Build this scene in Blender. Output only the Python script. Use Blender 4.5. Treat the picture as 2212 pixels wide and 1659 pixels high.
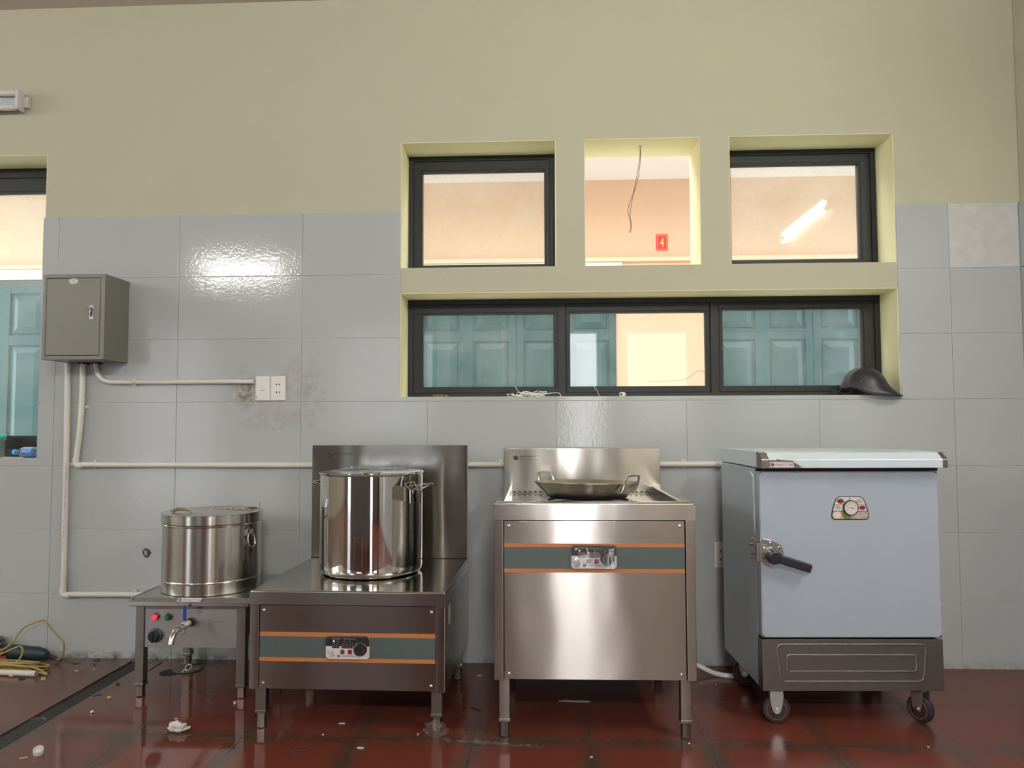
import bpy, bmesh, math, random
from mathutils import Vector, Matrix
random.seed(7)
R = math.radians
PI = math.pi
for o in list(bpy.data.objects): bpy.data.objects.remove(o)
S = bpy.context.scene
C = S.collection

# ------------------------------------------------------------------ camera
def cam_matrix(loc, yaw, pitch, roll):
    cy, sy, cp, sp = math.cos(yaw), math.sin(yaw), math.cos(pitch), math.sin(pitch)
    f = Vector((-sy*cp, cy*cp, sp)); r = Vector((cy, sy, 0)); u = r.cross(f)
    c, s = math.cos(roll), math.sin(roll)
    r2 = c*r + s*u; u2 = -s*r + c*u
    m = Matrix((r2, u2, -f)).transposed().to_4x4(); m.translation = loc
    return m
cd = bpy.data.cameras.new('camera'); cam = bpy.data.objects.new('camera', cd); C.objects.link(cam)
cd.sensor_fit = 'HORIZONTAL'; cd.sensor_width = 36; cd.lens = 1630/2212*36; cd.clip_start = .05
cam.matrix_world = cam_matrix((1.16387, -3.50723, 1.09446), .0476343, .0525347, -.00268134)
S.camera = cam

# ------------------------------------------------------------------ world, light, exposure
S.view_settings.view_transform = 'Standard'; S.view_settings.look = 'None'
S.view_settings.exposure = 0.0; S.view_settings.gamma = 1.0; S.view_settings.use_curve_mapping = False
w = bpy.data.worlds.new('sky'); S.world = w; w.use_nodes = True
wn = w.node_tree.nodes['Background']; wn.inputs[0].default_value = (.78, .88, 1, 1); wn.inputs[1].default_value = .9

CEIL = 3.148; ROOM_L = -5.6; ROOM_R = 3.314; ROOM_B = -5.9     # room limits (back wall of the photo is y = 0)
def area(name, loc, rot, sx, sy, power, col=(1, 1, 1)):
    l = bpy.data.lights.new(name, 'AREA'); l.shape = 'RECTANGLE'; l.size = sx; l.size_y = sy; l.energy = power; l.color = col
    o = bpy.data.objects.new(name, l); C.objects.link(o); o.location = loc; o.rotation_euler = rot
    return o
# area lamps stand in for daylight at unseen, assumed openings of room and corridor
OPEN_FRONT = [(-4.3, -3.1, 0, 2.3), (-1.55, -.35, .95, 2.3), (1.42, 1.82, 0, 2.3), (2.2, 3.0, .95, 2.3)]
area('daylight_doorway_a', (-3.7, -6.12, 1.15), (R(90), 0, 0), 1.18, 2.28, 14, (.93, .97, 1))
area('daylight_window_b', (-.95, -6.12, 1.62), (R(90), 0, 0), 1.18, 1.33, 5, (.93, .97, 1))
area('daylight_doorway_c', (1.62, -6.12, 1.15), (R(90), 0, 0), .38, 2.28, 22, (1, .99, 1))
area('daylight_window_d', (2.6, -6.12, 1.62), (R(90), 0, 0), .78, 1.33, 8, (1, .88, .62))
area('daylight_window_left', (-5.85, -2.6, 1.7), (R(90), 0, R(-90)), 2.2, 1.4, 14, (.93, .97, 1))
area('daylight_corridor_left', (-6.6, 1.52, 1.6), (R(90), 0, R(-90)), 2.4, 3.0, 150, (1, .99, .96))
area('daylight_corridor_right', (9.4, 1.52, 1.6), (R(90), 0, R(90)), 2.4, 3.0, 200, (1, .99, .96))
area('corridor_overhead_fill', (1.4, .95, CEIL+.14), (0, 0, 0), 15.8, .88, 395, (1, .99, .97))  # unseen ceiling slot, added to light the corridor from above

# ------------------------------------------------------------------ materials
def nt(name):
    m = bpy.data.materials.new(name); m.use_nodes = True
    t = m.node_tree; b = t.nodes['Principled BSDF']
    return m, t, b
def N(t, typ, **k):
    n = t.nodes.new(typ)
    for a, v in k.items():
        if a.startswith('i_'):
            key = a[2:]; key = int(key) if key.isdigit() else key.replace('_', ' ')
            n.inputs[key].default_value = v
        else: setattr(n, a, v)
    return n
def L(t, a, b): t.links.new(a, b)
def coord(t, scale=(1, 1, 1), loc=(0, 0, 0), out='Object'):
    c = N(t, 'ShaderNodeTexCoord'); m = N(t, 'ShaderNodeMapping')
    m.inputs['Scale'].default_value = scale; m.inputs['Location'].default_value = loc
    L(t, c.outputs[out], m.inputs[0]); return m.outputs[0]
def noise(t, vec, scale, detail=4, rough=.5):
    n = N(t, 'ShaderNodeTexNoise'); n.inputs['Scale'].default_value = scale; n.inputs['Detail'].default_value = detail
    n.inputs['Roughness'].default_value = rough; L(t, vec, n.inputs['Vector']); return n.outputs['Fac']
def ramp(t, fac, stops):
    r = N(t, 'ShaderNodeValToRGB'); e = r.color_ramp.elements
    while len(e) < len(stops): e.new(.5)
    for i, (p, c) in enumerate(stops):
        e[i].position = p; e[i].color = (c, c, c, 1) if isinstance(c, (int, float)) else (*c, 1)
    L(t, fac, r.inputs[0]); return r.outputs[0]
def mixc(t, fac, a, b, mode='MIX'):
    n = N(t, 'ShaderNodeMix', data_type='RGBA', blend_type=mode)
    for v, i in ((fac, 0), (a, 6), (b, 7)):
        if hasattr(v, 'is_linked') or hasattr(v, 'links'): L(t, v, n.inputs[i])
        elif isinstance(v, (int, float)): n.inputs[i].default_value = v
        else: n.inputs[i].default_value = (*v, 1)
    return n.outputs[2]
def math_(t, op, a, b=0, c=0):
    n = N(t, 'ShaderNodeMath', operation=op)
    for i, v in enumerate((a, b, c)):
        if isinstance(v, (int, float)): n.inputs[i].default_value = v
        else: L(t, v, n.inputs[i])
    return n.outputs[0]
def bump(t, b, h, strength=.2, dist=.002):
    n = N(t, 'ShaderNodeBump'); n.inputs['Strength'].default_value = strength; n.inputs['Distance'].default_value = dist
    L(t, h, n.inputs['Height']); L(t, n.outputs[0], b.inputs['Normal']); return n
def plain(name, col, rough=.5, metal=0, emit=0, alpha=1, spec=.5, var=.08, vs=40):
    m, t, b = nt(name)
    b.inputs['Roughness'].default_value = rough; b.inputs['Metallic'].default_value = metal
    b.inputs['Specular IOR Level'].default_value = spec
    f = noise(t, coord(t), vs, 3)
    c = mixc(t, f, tuple(x*(1-var) for x in col), tuple(min(1, x*(1+var)) for x in col)); L(t, c, b.inputs['Base Color'])
    if emit: b.inputs['Emission Color'].default_value = (*col, 1); b.inputs['Emission Strength'].default_value = emit
    if alpha < 1: b.inputs['Alpha'].default_value = alpha
    return m
def steel(name, col=(.37, .345, .315), rough=.25, aniso=.75, brush=.25, wave=.0, film=0, brush_axis='z', dirt=0):
    m, t, b = nt(name)
    b.inputs['Metallic'].default_value = 1
    if aniso:
        b.inputs['Anisotropic'].default_value = aniso; b.inputs['Anisotropic Rotation'].default_value = .25
        tn = N(t, 'ShaderNodeTangent', direction_type='RADIAL', axis='Z'); L(t, tn.outputs[0], b.inputs['Tangent'])
    sc = {'z': (1.5, 1.5, 700), 'x': (260, 1.5, 1.5), 'n': (60, 60, 60)}[brush_axis]
    f = noise(t, coord(t, sc), 1, 3, .6)
    c = mixc(t, f, tuple(x*.98 for x in col), tuple(min(1, x*1.02) for x in col))
    if dirt:
        d = noise(t, coord(t, loc=(3, 1, 2)), 14, 6, .65); d = ramp(t, d, [(.5, 0), (.7, dirt)])
        c = mixc(t, d, c, (.16, .14, .12))
    L(t, c, b.inputs['Base Color'])
    rr = math_(t, 'MULTIPLY_ADD', f, rough*.1, rough*.95); L(t, rr, b.inputs['Roughness'])
    h = math_(t, 'MULTIPLY', f, brush)
    if wave:
        wv = noise(t, coord(t, (1, 1, .35), (1, 5, 2)), 5, 1); h = math_(t, 'ADD', h, math_(t, 'MULTIPLY', wv, wave*100))
    if brush or wave: bump(t, b, h, .09, .00028)
    return m

M = {}
M['steel'] = steel('brushed_steel', rough=.22, aniso=.95, brush=.03, wave=1.0)
M['steel_lip'] = steel('brushed_steel_lip', (.42, .40, .38), rough=.24, aniso=.93, brush=.02, wave=1.4)
M['steel_top'] = steel('satin_steel_top', (.50, .48, .45), rough=.13, aniso=0, brush=.05, wave=.12)
M['steel_splash'] = steel('scratched_steel', (.42, .395, .355), rough=.17, aniso=.93, brush=.06, wave=2.2)
M['steel_dull'] = steel('dull_steel', (.27, .238, .212), rough=.36, aniso=.4, dirt=.5)
M['steel_urn'] = steel('urn_steel', (.60, .58, .54), rough=.22, aniso=.85, brush=.2)
M['steel_mirror'] = steel('polished_steel', (.80, .78, .76), rough=.045, aniso=.5, brush=0, wave=.08)
M['steel_wok'] = steel('wok_steel', (.56, .53, .48), rough=.26, aniso=.5, brush=.2, dirt=.15)
M['steel_stand'] = steel('stand_top_steel', (.52, .51, .48), rough=.26, aniso=0, brush=.02)
M['steel_panel'] = steel('matte_steel_panel', (.42, .395, .385), rough=.42, aniso=.3, brush=.1)
M['chrome'] = plain('chrome', (.64, .63, .60), .2, 1, var=.02)
M['steel_base'] = steel('cabinet_base_steel', (.25, .245, .235), rough=.33, aniso=.6, brush=.15)
M['film'] = plain('protective_film', (.39, .445, .51), .36, .22, var=.03, vs=9)
M['film_side'] = plain('protective_film_side', (.46, .51, .56), .28, .25, var=.03, vs=9)
M['film_white'] = plain('white_film', (.60, .68, .71), .3, .15, var=.03, vs=9)
M['black'] = plain('black_plastic', (.012, .013, .016), .38)
M['black_matt'] = plain('black_rubber', (.015, .015, .017), .6)
M['dark_gap'] = plain('dark_recess', (.01, .01, .01), .8)
M['orange'] = plain('orange_stripe', (.44, .155, .044), .4)
M['slate'] = plain('slate_stripe', (.066, .088, .085), .42)
M['white_pl'] = plain('white_plastic', (.72, .70, .66), .35, var=.03)
M['conduit'] = plain('conduit_plastic', (.66, .65, .56), .38, var=.04, vs=12)
M['conduit_pink'] = plain('pale_conduit_plastic', (.66, .64, .59), .38, var=.04, vs=12)
M['boxgrey'] = plain('grey_green_enamel', (.165, .165, .135), .38, var=.03)
M['frame'] = plain('window_frame_grey', (.013, .014, .013), .5, spec=.35, var=.1)
M['red_lit'] = plain('red_lamp_lens', (.95, .03, .05), .25, emit=1.1)
M['green'] = plain('green_lamp_lens', (.008, .10, .035), .25)
M['red'] = plain('red_plastic', (.26, .008, .016), .35)
M['darkred'] = plain('maroon_print', (.16, .012, .02), .5)
M['ink'] = plain('black_print', (.012, .01, .01), .5)
M['greyink'] = plain('grey_print', (.10, .085, .08), .5)
M['led'] = plain('led_on', (1, .45, .38), .3, emit=6)
M['led_off'] = plain('led_off', (.12, .11, .11), .3)
M['white_print'] = plain('white_print', (.62, .58, .57), .4, var=.03)
M['seg'] = plain('display_segments', (.16, .12, .12), .4)
M['grey_text'] = plain('grey_lettering', (.42, .40, .40), .4)
M['amber'] = plain('brown_button', (.10, .07, .035), .4)
M['blue'] = plain('blue_vinyl', (.012, .04, .30), .4)
M['bluecap'] = plain('blue_cap', (.05, .35, .85), .35)
M['greenlid'] = plain('green_lid', (.04, .62, .36), .35)
M['yellow_cord'] = plain('yellow_cord', (.30, .23, .065), .5, var=.2)
M['bone'] = plain('aged_white_plastic', (.58, .56, .48), .5)
M['helmet'] = plain('helmet_black', (.020, .022, .027), .34, var=.05)
M['strap'] = plain('black_webbing', (.02, .02, .023), .8)
M['paper'] = plain('crumpled_white', (.55, .53, .50), .6)
M['tan'] = plain('tan_chip', (.50, .36, .18), .6)
M['brown'] = plain('brown_chip', (.12, .05, .035), .6)
M['twig'] = plain('dark_twig', (.03, .02, .018), .7)
M['pink'] = plain('pink_chip', (.7, .3, .28), .5)
M['mint'] = plain('pale_green_chip', (.42, .55, .45), .4)
M['fibre'] = plain('grinding_disc_grey', (.10, .095, .09), .8)
M['toolgreen'] = plain('dark_green_tool', (.012, .03, .032), .45)
M['toolred'] = plain('red_tool_label', (.35, .05, .035), .5)
M['aluminium'] = plain('cast_aluminium', (.36, .37, .35), .45, .8)
M['zinc'] = plain('zinc_plate', (.42, .41, .42), .35, .9)
M['redring'] = plain('red_ring', (.40, .045, .035), .5)
M['sign_red'] = plain('sign_red', (.72, .018, .02), .4)
M['sign_yellow'] = plain('sign_yellow', (.95, .62, .10), .4)
M['ring'] = plain('glass_ceramic', (.02, .02, .022), .12)
M['hole'] = plain('broken_mortar', (.055, .05, .048), .9, var=.6, vs=90)
M['wood'] = plain('brown_block', (.10, .085, .05), .6, var=.4)
M['wire_white'] = plain('white_wire', (.75, .76, .72), .4)
M['wire_dark'] = plain('dark_wire', (.03, .025, .02), .5)
M['tube'] = plain('fluorescent_tube', (1, .98, .95), .3, emit=190)
M['added_tube'] = plain('added_fill_tube', (1, .98, .95), .3, emit=260)  # for the added fixtures out of view
M['tube_right'] = plain('fluorescent_tube_right', (1, .98, .95), .3, emit=520)
M['tube_dim'] = plain('fluorescent_tube_side', (1, .98, .95), .3, emit=210)
M['tube_off'] = plain('unlit_tube', (.55, .53, .51), .3)
M['fixture'] = plain('white_fixture', (.60, .57, .55), .4, var=.02)
M['fixture_blue'] = plain('fixture_tray', (.44, .47, .49), .4, var=.02)
M['table_grey'] = plain('dull_grey_enamel', (.16, .145, .145), .4)
M['stripe'] = plain('plain_red', (.50, .012, .02), .7)
M['label_film'] = plain('specification_sticker', (.50, .47, .45), .4)
M['ceiling'] = plain('ceiling_paint', (.64, .56, .51), .8, var=.05, vs=3)

# plaster
def plaster(name, col, var=.05):
    m, t, b = nt(name); v = coord(t)
    f = noise(t, v, .9, 5, .6); c = mixc(t, f, tuple(x*(1-var) for x in col), tuple(x*(1+var) for x in col))
    s = noise(t, coord(t, loc=(4.2, 0, 1.7)), 5, 8, .7); s = ramp(t, s, [(.70, 0), (.80, .25)])
    c = mixc(t, s, c, tuple(x*.7 for x in col))
    L(t, c, b.inputs['Base Color']); b.inputs['Roughness'].default_value = .7
    b.inputs['Specular IOR Level'].default_value = .25
    bump(t, b, math_(t, 'ADD', noise(t, v, 120, 2), noise(t, v, 14, 3)), .35, .0015)
    return m
M['plaster'] = plaster('yellow_plaster', (.452, .444, .325))
M['reveal'] = plaster('yellow_daylit_reveal', (.76, .73, .47), .03)  # yellow plaster lightened: daylight on the reveals is put into the colour
M['peach'] = plaster('peach_plaster', (.73, .50, .345), .02)
M['peach_trim'] = plaster('pale_peach_moulding', (.84, .62, .44), .02)
M['white_wall'] = plaster('white_plaster', (.82, .80, .78), .02)

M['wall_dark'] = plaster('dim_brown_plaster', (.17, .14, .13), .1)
# wall tiles: glossy light grey, with the stain round the sockets and dirt by the floor
def tile_mat():
    m, t, b = nt('grey_wall_tile'); v = coord(t)
    sep = N(t, 'ShaderNodeSeparateXYZ'); L(t, v, sep.inputs[0]); X, Z = sep.outputs[0], sep.outputs[2]
    base = mixc(t, noise(t, v, .7, 3), (.395, .412, .410), (.435, .455, .450))
    def blob(cx, cz, rx, rz):
        a = math_(t, 'DIVIDE', math_(t, 'SUBTRACT', X, cx), rx); c = math_(t, 'DIVIDE', math_(t, 'SUBTRACT', Z, cz), rz)
        d = math_(t, 'SQRT', math_(t, 'ADD', math_(t, 'MULTIPLY', a, a), math_(t, 'MULTIPLY', c, c)))
        return math_(t, 'MAXIMUM', math_(t, 'SUBTRACT', 1, d), 0)
    s = blob(-.275, 1.26, .115, .13)
    for args in ((.0, 1.27, .14, .17), (-.19, 1.165, .18, .06), (-.10, 1.12, .25, .07), (.02, 1.16, .12, .05)):
        s = math_(t, 'MAXIMUM', s, blob(*args))
    n1 = noise(t, v, 16, 6, .62)
    stain = math_(t, 'MULTIPLY', ramp(t, s, [(.0, 0), (.55, 1)]), ramp(t, n1, [(.44, 0), (.60, 1)]))
    c = mixc(t, math_(t, 'MULTIPLY', stain, .5), base, (.24, .19, .13))
    n2 = noise(t, coord(t, loc=(8, 1, 2)), 42, 4, .7)
    deep = math_(t, 'MULTIPLY', ramp(t, blob(-.262, 1.245, .065, .09), [(.1, 0), (.5, 1)]), ramp(t, n2, [(.42, 0), (.60, 1)]))
    c = mixc(t, math_(t, 'MULTIPLY', deep, .8), c, (.15, .10, .055))
    sm = math_(t, 'MULTIPLY', ramp(t, blob(.05, 1.2, .55, .30), [(0, 0), (.5, 1)]), ramp(t, noise(t, coord(t, loc=(1, 0, 5)), 9, 7, .72), [(.52, 0), (.56, 1), (.6, 0)]))
    c = mixc(t, math_(t, 'MULTIPLY', sm, .2), c, (.42, .43, .40))
    # grime where the tiles meet the floor
    g = math_(t, 'MAXIMUM', math_(t, 'SUBTRACT', 1, math_(t, 'DIVIDE', Z, .045)), 0)
    lft = ramp(t, math_(t, 'MULTIPLY_ADD', X, -.25, .45), [(.0, .35), (.42, .5), (.6, 1)])
    g = math_(t, 'MULTIPLY', math_(t, 'MULTIPLY', ramp(t, g, [(.1, 0), (.9, 1)]), lft), ramp(t, noise(t, v, 26, 6, .7), [(.42, 0), (.6, 1)]))
    c = mixc(t, g, c, (.085, .07, .05))
    L(t, c, b.inputs['Base Color'])
    rg = math_(t, 'MULTIPLY_ADD', math_(t, 'MAXIMUM', stain, g),   .35, .085); L(t, rg, b.inputs['Roughness'])
    b.inputs['Specular IOR Level'].default_value = .42
    bump(t, b, math_(t, 'ADD', noise(t, v, 70, 2), math_(t, 'MULTIPLY', noise(t, v, 5, 1), 1.5)), .30, .0012)
    return m
M['tile'] = tile_mat()
M['grout'] = plain('tile_grout', (.50, .50, .48), .8, var=.2, vs=20)

def N2x(t, v):
    q = N(t, 'ShaderNodeSeparateXYZ'); L(t, v, q.inputs[0]); return q.outputs[0]
# red quarry floor, wet in large patches
def floor_mat():
    m, t, b = nt('red_floor_tile'); v = coord(t)
    T = .40391; vv = coord(t, (1/T, 1/T, 1), (-1.29992/T, .84111/T, 0))
    sep = N(t, 'ShaderNodeSeparateXYZ'); L(t, vv, sep.inputs[0])
    def edge(c):
        f = math_(t, 'FRACT', math_(t, 'ADD', c, 100)); return math_(t, 'MINIMUM', f, math_(t, 'SUBTRACT', 1, f))
    e = math_(t, 'MINIMUM', edge(sep.outputs[0]), edge(sep.outputs[1]))
    line = math_(t, 'SUBTRACT', 1, ramp(t, e, [(.004, 0), (.012, 1)]))
    halo = math_(t, 'SUBTRACT', 1, ramp(t, e, [(.0, 0), (.16, 1)]))
    cell = N(t, 'ShaderNodeTexWhiteNoise', noise_dimensions='2D')
    fl = N(t, 'ShaderNodeVectorMath', operation='FLOOR'); L(t, vv, fl.inputs[0]); L(t, fl.outputs[0], cell.inputs[0])
    base = mixc(t, cell.outputs[0], (.120, .032, .021), (.145, .038, .026))
    base = mixc(t, noise(t, v, 6, 6, .6), base, (.13, .030, .020))
    lf = ramp(t, math_(t, 'MULTIPLY_ADD', noise(t, v, 1.5, 3), .5, math_(t, 'MULTIPLY', N2x(t, v), -.6)), [(.15, 0), (.65, .75)])
    base = mixc(t, lf, base, (.105, .050, .038))
    # olive mould that follows the joints in the front rows
    sx = N(t, 'ShaderNodeSeparateXYZ'); L(t, v, sx.inputs[0])
    front = ramp(t, math_(t, 'MULTIPLY_ADD', sx.outputs[1], -1.6, -.75), [(0, 0), (.6, 1)])
    mo = math_(t, 'MULTIPLY', math_(t, 'MULTIPLY', halo, front), ramp(t, noise(t, coord(t, loc=(3, 3, 0)), 5, 7, .65), [(.34, 0), (.56, 1)]))
    base = mixc(t, math_(t, 'MULTIPLY', mo, .9), base, (.046, .042, .028))
    base = mixc(t, math_(t, 'MULTIPLY', line, math_(t, 'MULTIPLY_ADD', front, .5, .4)), base, (.040, .036, .026))
    # grey dust near the wall at the left
    du = math_(t, 'MULTIPLY', ramp(t, math_(t, 'MULTIPLY_ADD', sx.outputs[1], 4, 1.0), [(0, 0), (1, 1)]), ramp(t, math_(t, 'MULTIPLY', sx.outputs[0], -1), [(.3, 0), (.8, 1)]))
    du = math_(t, 'MULTIPLY', du, ramp(t, noise(t, v, 9, 7, .7), [(.40, 0), (.62, 1)]))
    base = mixc(t, math_(t, 'MULTIPLY', du, .7), base, (.22, .19, .17))
    L(t, base, b.inputs['Base Color'])
    wet = ramp(t, noise(t, coord(t, (1, 1, 1), (2.1, .6, 0)), 1.1, 3, .5), [(.36, 1), (.60, 0)])
    right = ramp(t, math_(t, 'MULTIPLY_ADD', sx.outputs[0], -.35, 1.0), [(.2, .0), (.75, 1)])
    dry = ramp(t, math_(t, 'MULTIPLY', sx.outputs[0], -1), [(.74, 0), (.80, 1)])
    r = math_(t, 'MULTIPLY_ADD', wet, -.05, .10)
    r = math_(t, 'MULTIPLY_ADD', math_(t, 'SUBTRACT', 1, right), .16, r)
    r = math_(t, 'MULTIPLY_ADD', dry, .14, r)
    r = math_(t, 'MULTIPLY_ADD', du, .3, r)
    L(t, r, b.inputs['Roughness']); b.inputs['Specular IOR Level'].default_value = .42
    h = math_(t, 'ADD', math_(t, 'MULTIPLY', line, -1), math_(t, 'MULTIPLY', noise(t, v, 3, 2), .6))
    bump(t, b, h, .12, .0015)
    return m
M['floor'] = floor_mat()
M['gutter'] = plain('wet_gutter', (.011, .011, .008), .5, spec=.25, var=.5, vs=12)

def glass_mat(name, dust=.35, tint=(.95, .98, .97)):
    m = bpy.data.materials.new(name); m.use_nodes = True; t = m.node_tree
    for n in list(t.nodes):
        if n.type != 'OUTPUT_MATERIAL': t.nodes.remove(n)
    out = [n for n in t.nodes][0]
    tr = N(t, 'ShaderNodeBsdfTransparent'); tr.inputs[0].default_value = (*tint, 1)
    gl = N(t, 'ShaderNodeBsdfGlossy'); gl.inputs['Roughness'].default_value = .02
    lw = N(t, 'ShaderNodeLayerWeight'); lw.inputs[0].default_value = .5
    frs = math_(t, 'MULTIPLY_ADD', math_(t, 'POWER', lw.outputs['Facing'], 5), .9, .045)
    m1 = N(t, 'ShaderNodeMixShader'); L(t, frs, m1.inputs[0]); L(t, tr.outputs[0], m1.inputs[1]); L(t, gl.outputs[0], m1.inputs[2])
    di = N(t, 'ShaderNodeBsdfDiffuse'); di.inputs[0].default_value = (.80, .84, .83, 1)
    tl = N(t, 'ShaderNodeBsdfTranslucent'); tl.inputs[0].default_value = (.80, .84, .83, 1)
    ds = N(t, 'ShaderNodeMixShader'); ds.inputs[0].default_value = .5; L(t, di.outputs[0], ds.inputs[1]); L(t, tl.outputs[0], ds.inputs[2])
    v = coord(t)
    a = noise(t, v, 3.5, 6, .65); a = ramp(t, a, [(.35, .25), (.7, 1)])
    wv = N(t, 'ShaderNodeTexNoise'); wv.inputs['Scale'].default_value = 14; wv.inputs['Detail'].default_value = 4; wv.inputs['Distortion'].default_value = 2.5
    L(t, v, wv.inputs['Vector']); sc = ramp(t, wv.outputs['Fac'], [(.485, 0), (.50, 1), (.515, 0)])
    sp = N(t, 'ShaderNodeTexVoronoi'); sp.inputs['Scale'].default_value = 45; L(t, v, sp.inputs['Vector'])
    spk = ramp(t, sp.outputs['Distance'], [(.03, 1), (.10, 0)]); spk = math_(t, 'MULTIPLY', spk, ramp(t, noise(t, v, 6, 2), [(.5, 0), (.65, 1)]))
    f = math_(t, 'MULTIPLY', a, dust*.5); f = math_(t, 'MULTIPLY_ADD', sc, dust*.35, f); f = math_(t, 'MULTIPLY_ADD', spk, dust*.8, f)
    m2 = N(t, 'ShaderNodeMixShader'); L(t, f, m2.inputs[0]); L(t, m1.outputs[0], m2.inputs[1]); L(t, ds.outputs[0], m2.inputs[2])
    L(t, m2.outputs[0], out.inputs[0])
    return m
M['glass_dusty'] = glass_mat('dusty_window_glass', .20)
M['glass_clear'] = glass_mat('thin_clear_plastic', .22, (.9, .93, .93))
M['glass_wrap'] = glass_mat('clear_wrap', .15, (.97, .97, .97))
M['glass_film'] = glass_mat('panel_film', .07, (.98, .98, .98))
M['glass_left'] = glass_mat('dusty_side_glass', .22, (.90, .98, 1))
def door_mat():
    m, t, b = nt('teal_door_paint'); v = coord(t)
    c = mixc(t, noise(t, v, 5, 5), (.012, .066, .074), (.018, .084, .092)); L(t, c, b.inputs['Base Color'])
    b.inputs['Roughness'].default_value = .4; return m
M['door'] = door_mat()

# ------------------------------------------------------------------ geometry helpers
class G:
    def __init__(s): s.b = bmesh.new(); s.mi = 0
    def _mark(s, f0):
        s.b.faces.ensure_lookup_table()
        for f in s.b.faces[f0:]: f.material_index = s.mi
    def box(s, x0, x1, y0, y1, z0, z1, bev=0, seg=2, mat=None):
        n = len(s.b.faces)
        r = bmesh.ops.create_cube(s.b, size=1)
        M4 = Matrix.Translation(((x0+x1)/2, (y0+y1)/2, (z0+z1)/2)) @ Matrix.Diagonal((abs(x1-x0), abs(y1-y0), abs(z1-z0), 1))
        if mat is not None: M4 = mat @ M4
        bmesh.ops.transform(s.b, matrix=M4, verts=r['verts'])
        if bev:
            es = list({e for v in r['verts'] for e in v.link_edges})
            bmesh.ops.bevel(s.b, geom=es, offset=bev, segments=seg, affect='EDGES', profile=.5)
        s._mark(n); return s
    def loft(s, rings, close=True, cap0=True, cap1=True):
        n = len(s.b.faces); vr = [[s.b.verts.new(p) for p in r] for r in rings]
        k = len(vr[0])
        for a, b in zip(vr, vr[1:]):
            for i in range(k if close else k-1):
                j = (i+1) % k
                try: s.b.faces.new((a[i], a[j], b[j], b[i]))
                except ValueError: pass
        if cap0 and close: s.b.faces.new(list(reversed(vr[0])))
        if cap1 and close: s.b.faces.new(vr[-1])
        s._mark(n); return s
    def lathe(s, prof, c=(0, 0, 0), axis='z', n=48, mat=None, sx=1, sy=1):
        rings = []
        for r, h in prof:
            ring = []
            for i in range(n):
                a = 2*PI*i/n; u, v = r*math.cos(a)*sx, r*math.sin(a)*sy
                p = {'z': (u, v, h), 'y': (u, h, -v), 'x': (h, u, v)}[axis]
                p = Vector(p)
                if mat is not None: p = mat @ p
                ring.append(p + Vector(c))
            rings.append(ring)
        return s.loft(rings, cap0=prof[0][0] > 1e-6, cap1=prof[-1][0] > 1e-6)
    def cyl(s, c, r, h, axis='z', n=32, bev=0, mat=None):
        p = [(r, 0), (r, h)] if not bev else [(r-bev, 0), (r-bev*.3, bev*.3), (r, bev), (r, h-bev), (r-bev*.3, h-bev*.3), (r-bev, h)]
        return s.lathe(p, c, axis, n, mat)
    def tube(s, pts, r, n=10, smooth=3, flat=1, closed=False):
        P = [Vector(p) for p in pts]
        if smooth:
            Q = []; m = len(P)
            rng = range(m) if closed else range(m-1)
            for i in rng:
                p0, p1, p2, p3 = P[(i-1) % m if closed else max(i-1, 0)], P[i], P[(i+1) % m], P[(i+2) % m if closed else min(i+2, m-1)]
                for k in range(smooth):
                    u = k/smooth
                    Q.append(.5*((2*p1)+(-p0+p2)*u+(2*p0-5*p1+4*p2-p3)*u*u+(-p0+3*p1-3*p2+p3)*u**3))
            if not closed: Q.append(P[-1])
            P = Q
        rings = []; up = Vector((0, 0, 1)); last = None
        for i, p in enumerate(P):
            a, b = P[(i-1) % len(P) if closed else max(i-1, 0)], P[(i+1) % len(P) if closed else min(i+1, len(P)-1)]
            d = (b-a)
            if d.length < 1e-9: d = Vector((1, 0, 0))
            d.normalize()
            if last is None:
                q = up if abs(d.z) < .9 else Vector((0, 1, 0)); x = d.cross(q).normalized()
            else: x = (last-d*last.dot(d)).normalized()
            last = x; y = d.cross(x)
            rings.append([p + x*math.cos(2*PI*k/n)*r + y*math.sin(2*PI*k/n)*r*flat for k in range(n)])
        if closed: rings.append(rings[0])
        return s.loft(rings, cap0=not closed, cap1=not closed)
    def prism(s, poly, a0, a1, plane='xz', bev=0):
        f = {'xz': lambda u, v, h: (u, h, v), 'xy': lambda u, v, h: (u, v, h), 'yz': lambda u, v, h: (h, u, v)}[plane]
        n = len(s.b.faces)
        A = [s.b.verts.new(f(u, v, a0)) for u, v in poly]; B = [s.b.verts.new(f(u, v, a1)) for u, v in poly]
        s.b.faces.new(A); s.b.faces.new(list(reversed(B)))
        k = len(poly)
        for i in range(k): s.b.faces.new((A[i], B[i], B[(i+1) % k], A[(i+1) % k]))
        if bev:
            es = list({e for v in A+B for e in v.link_edges})
            bmesh.ops.bevel(s.b, geom=es, offset=bev, segments=2, affect='EDGES')
        s._mark(n); return s
    def out(s, name, mat, parent=None, ang=35, kind=None):
        me = bpy.data.meshes.new(name)
        bmesh.ops.recalc_face_normals(s.b, faces=s.b.faces); s.b.to_mesh(me); s.b.free()
        for m in (mat if isinstance(mat, (list, tuple)) else [mat]): me.materials.append(m if not isinstance(m, str) else M[m])
        me.shade_smooth(); me.set_sharp_from_angle(angle=R(ang))
        o = bpy.data.objects.new(name, me); C.objects.link(o)
        if parent: o.parent = parent
        if kind: o['kind'] = kind
        wnm = o.modifiers.new('weighted_normals', 'WEIGHTED_NORMAL'); wnm.keep_sharp = True; wnm.weight = 100
        return o
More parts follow.
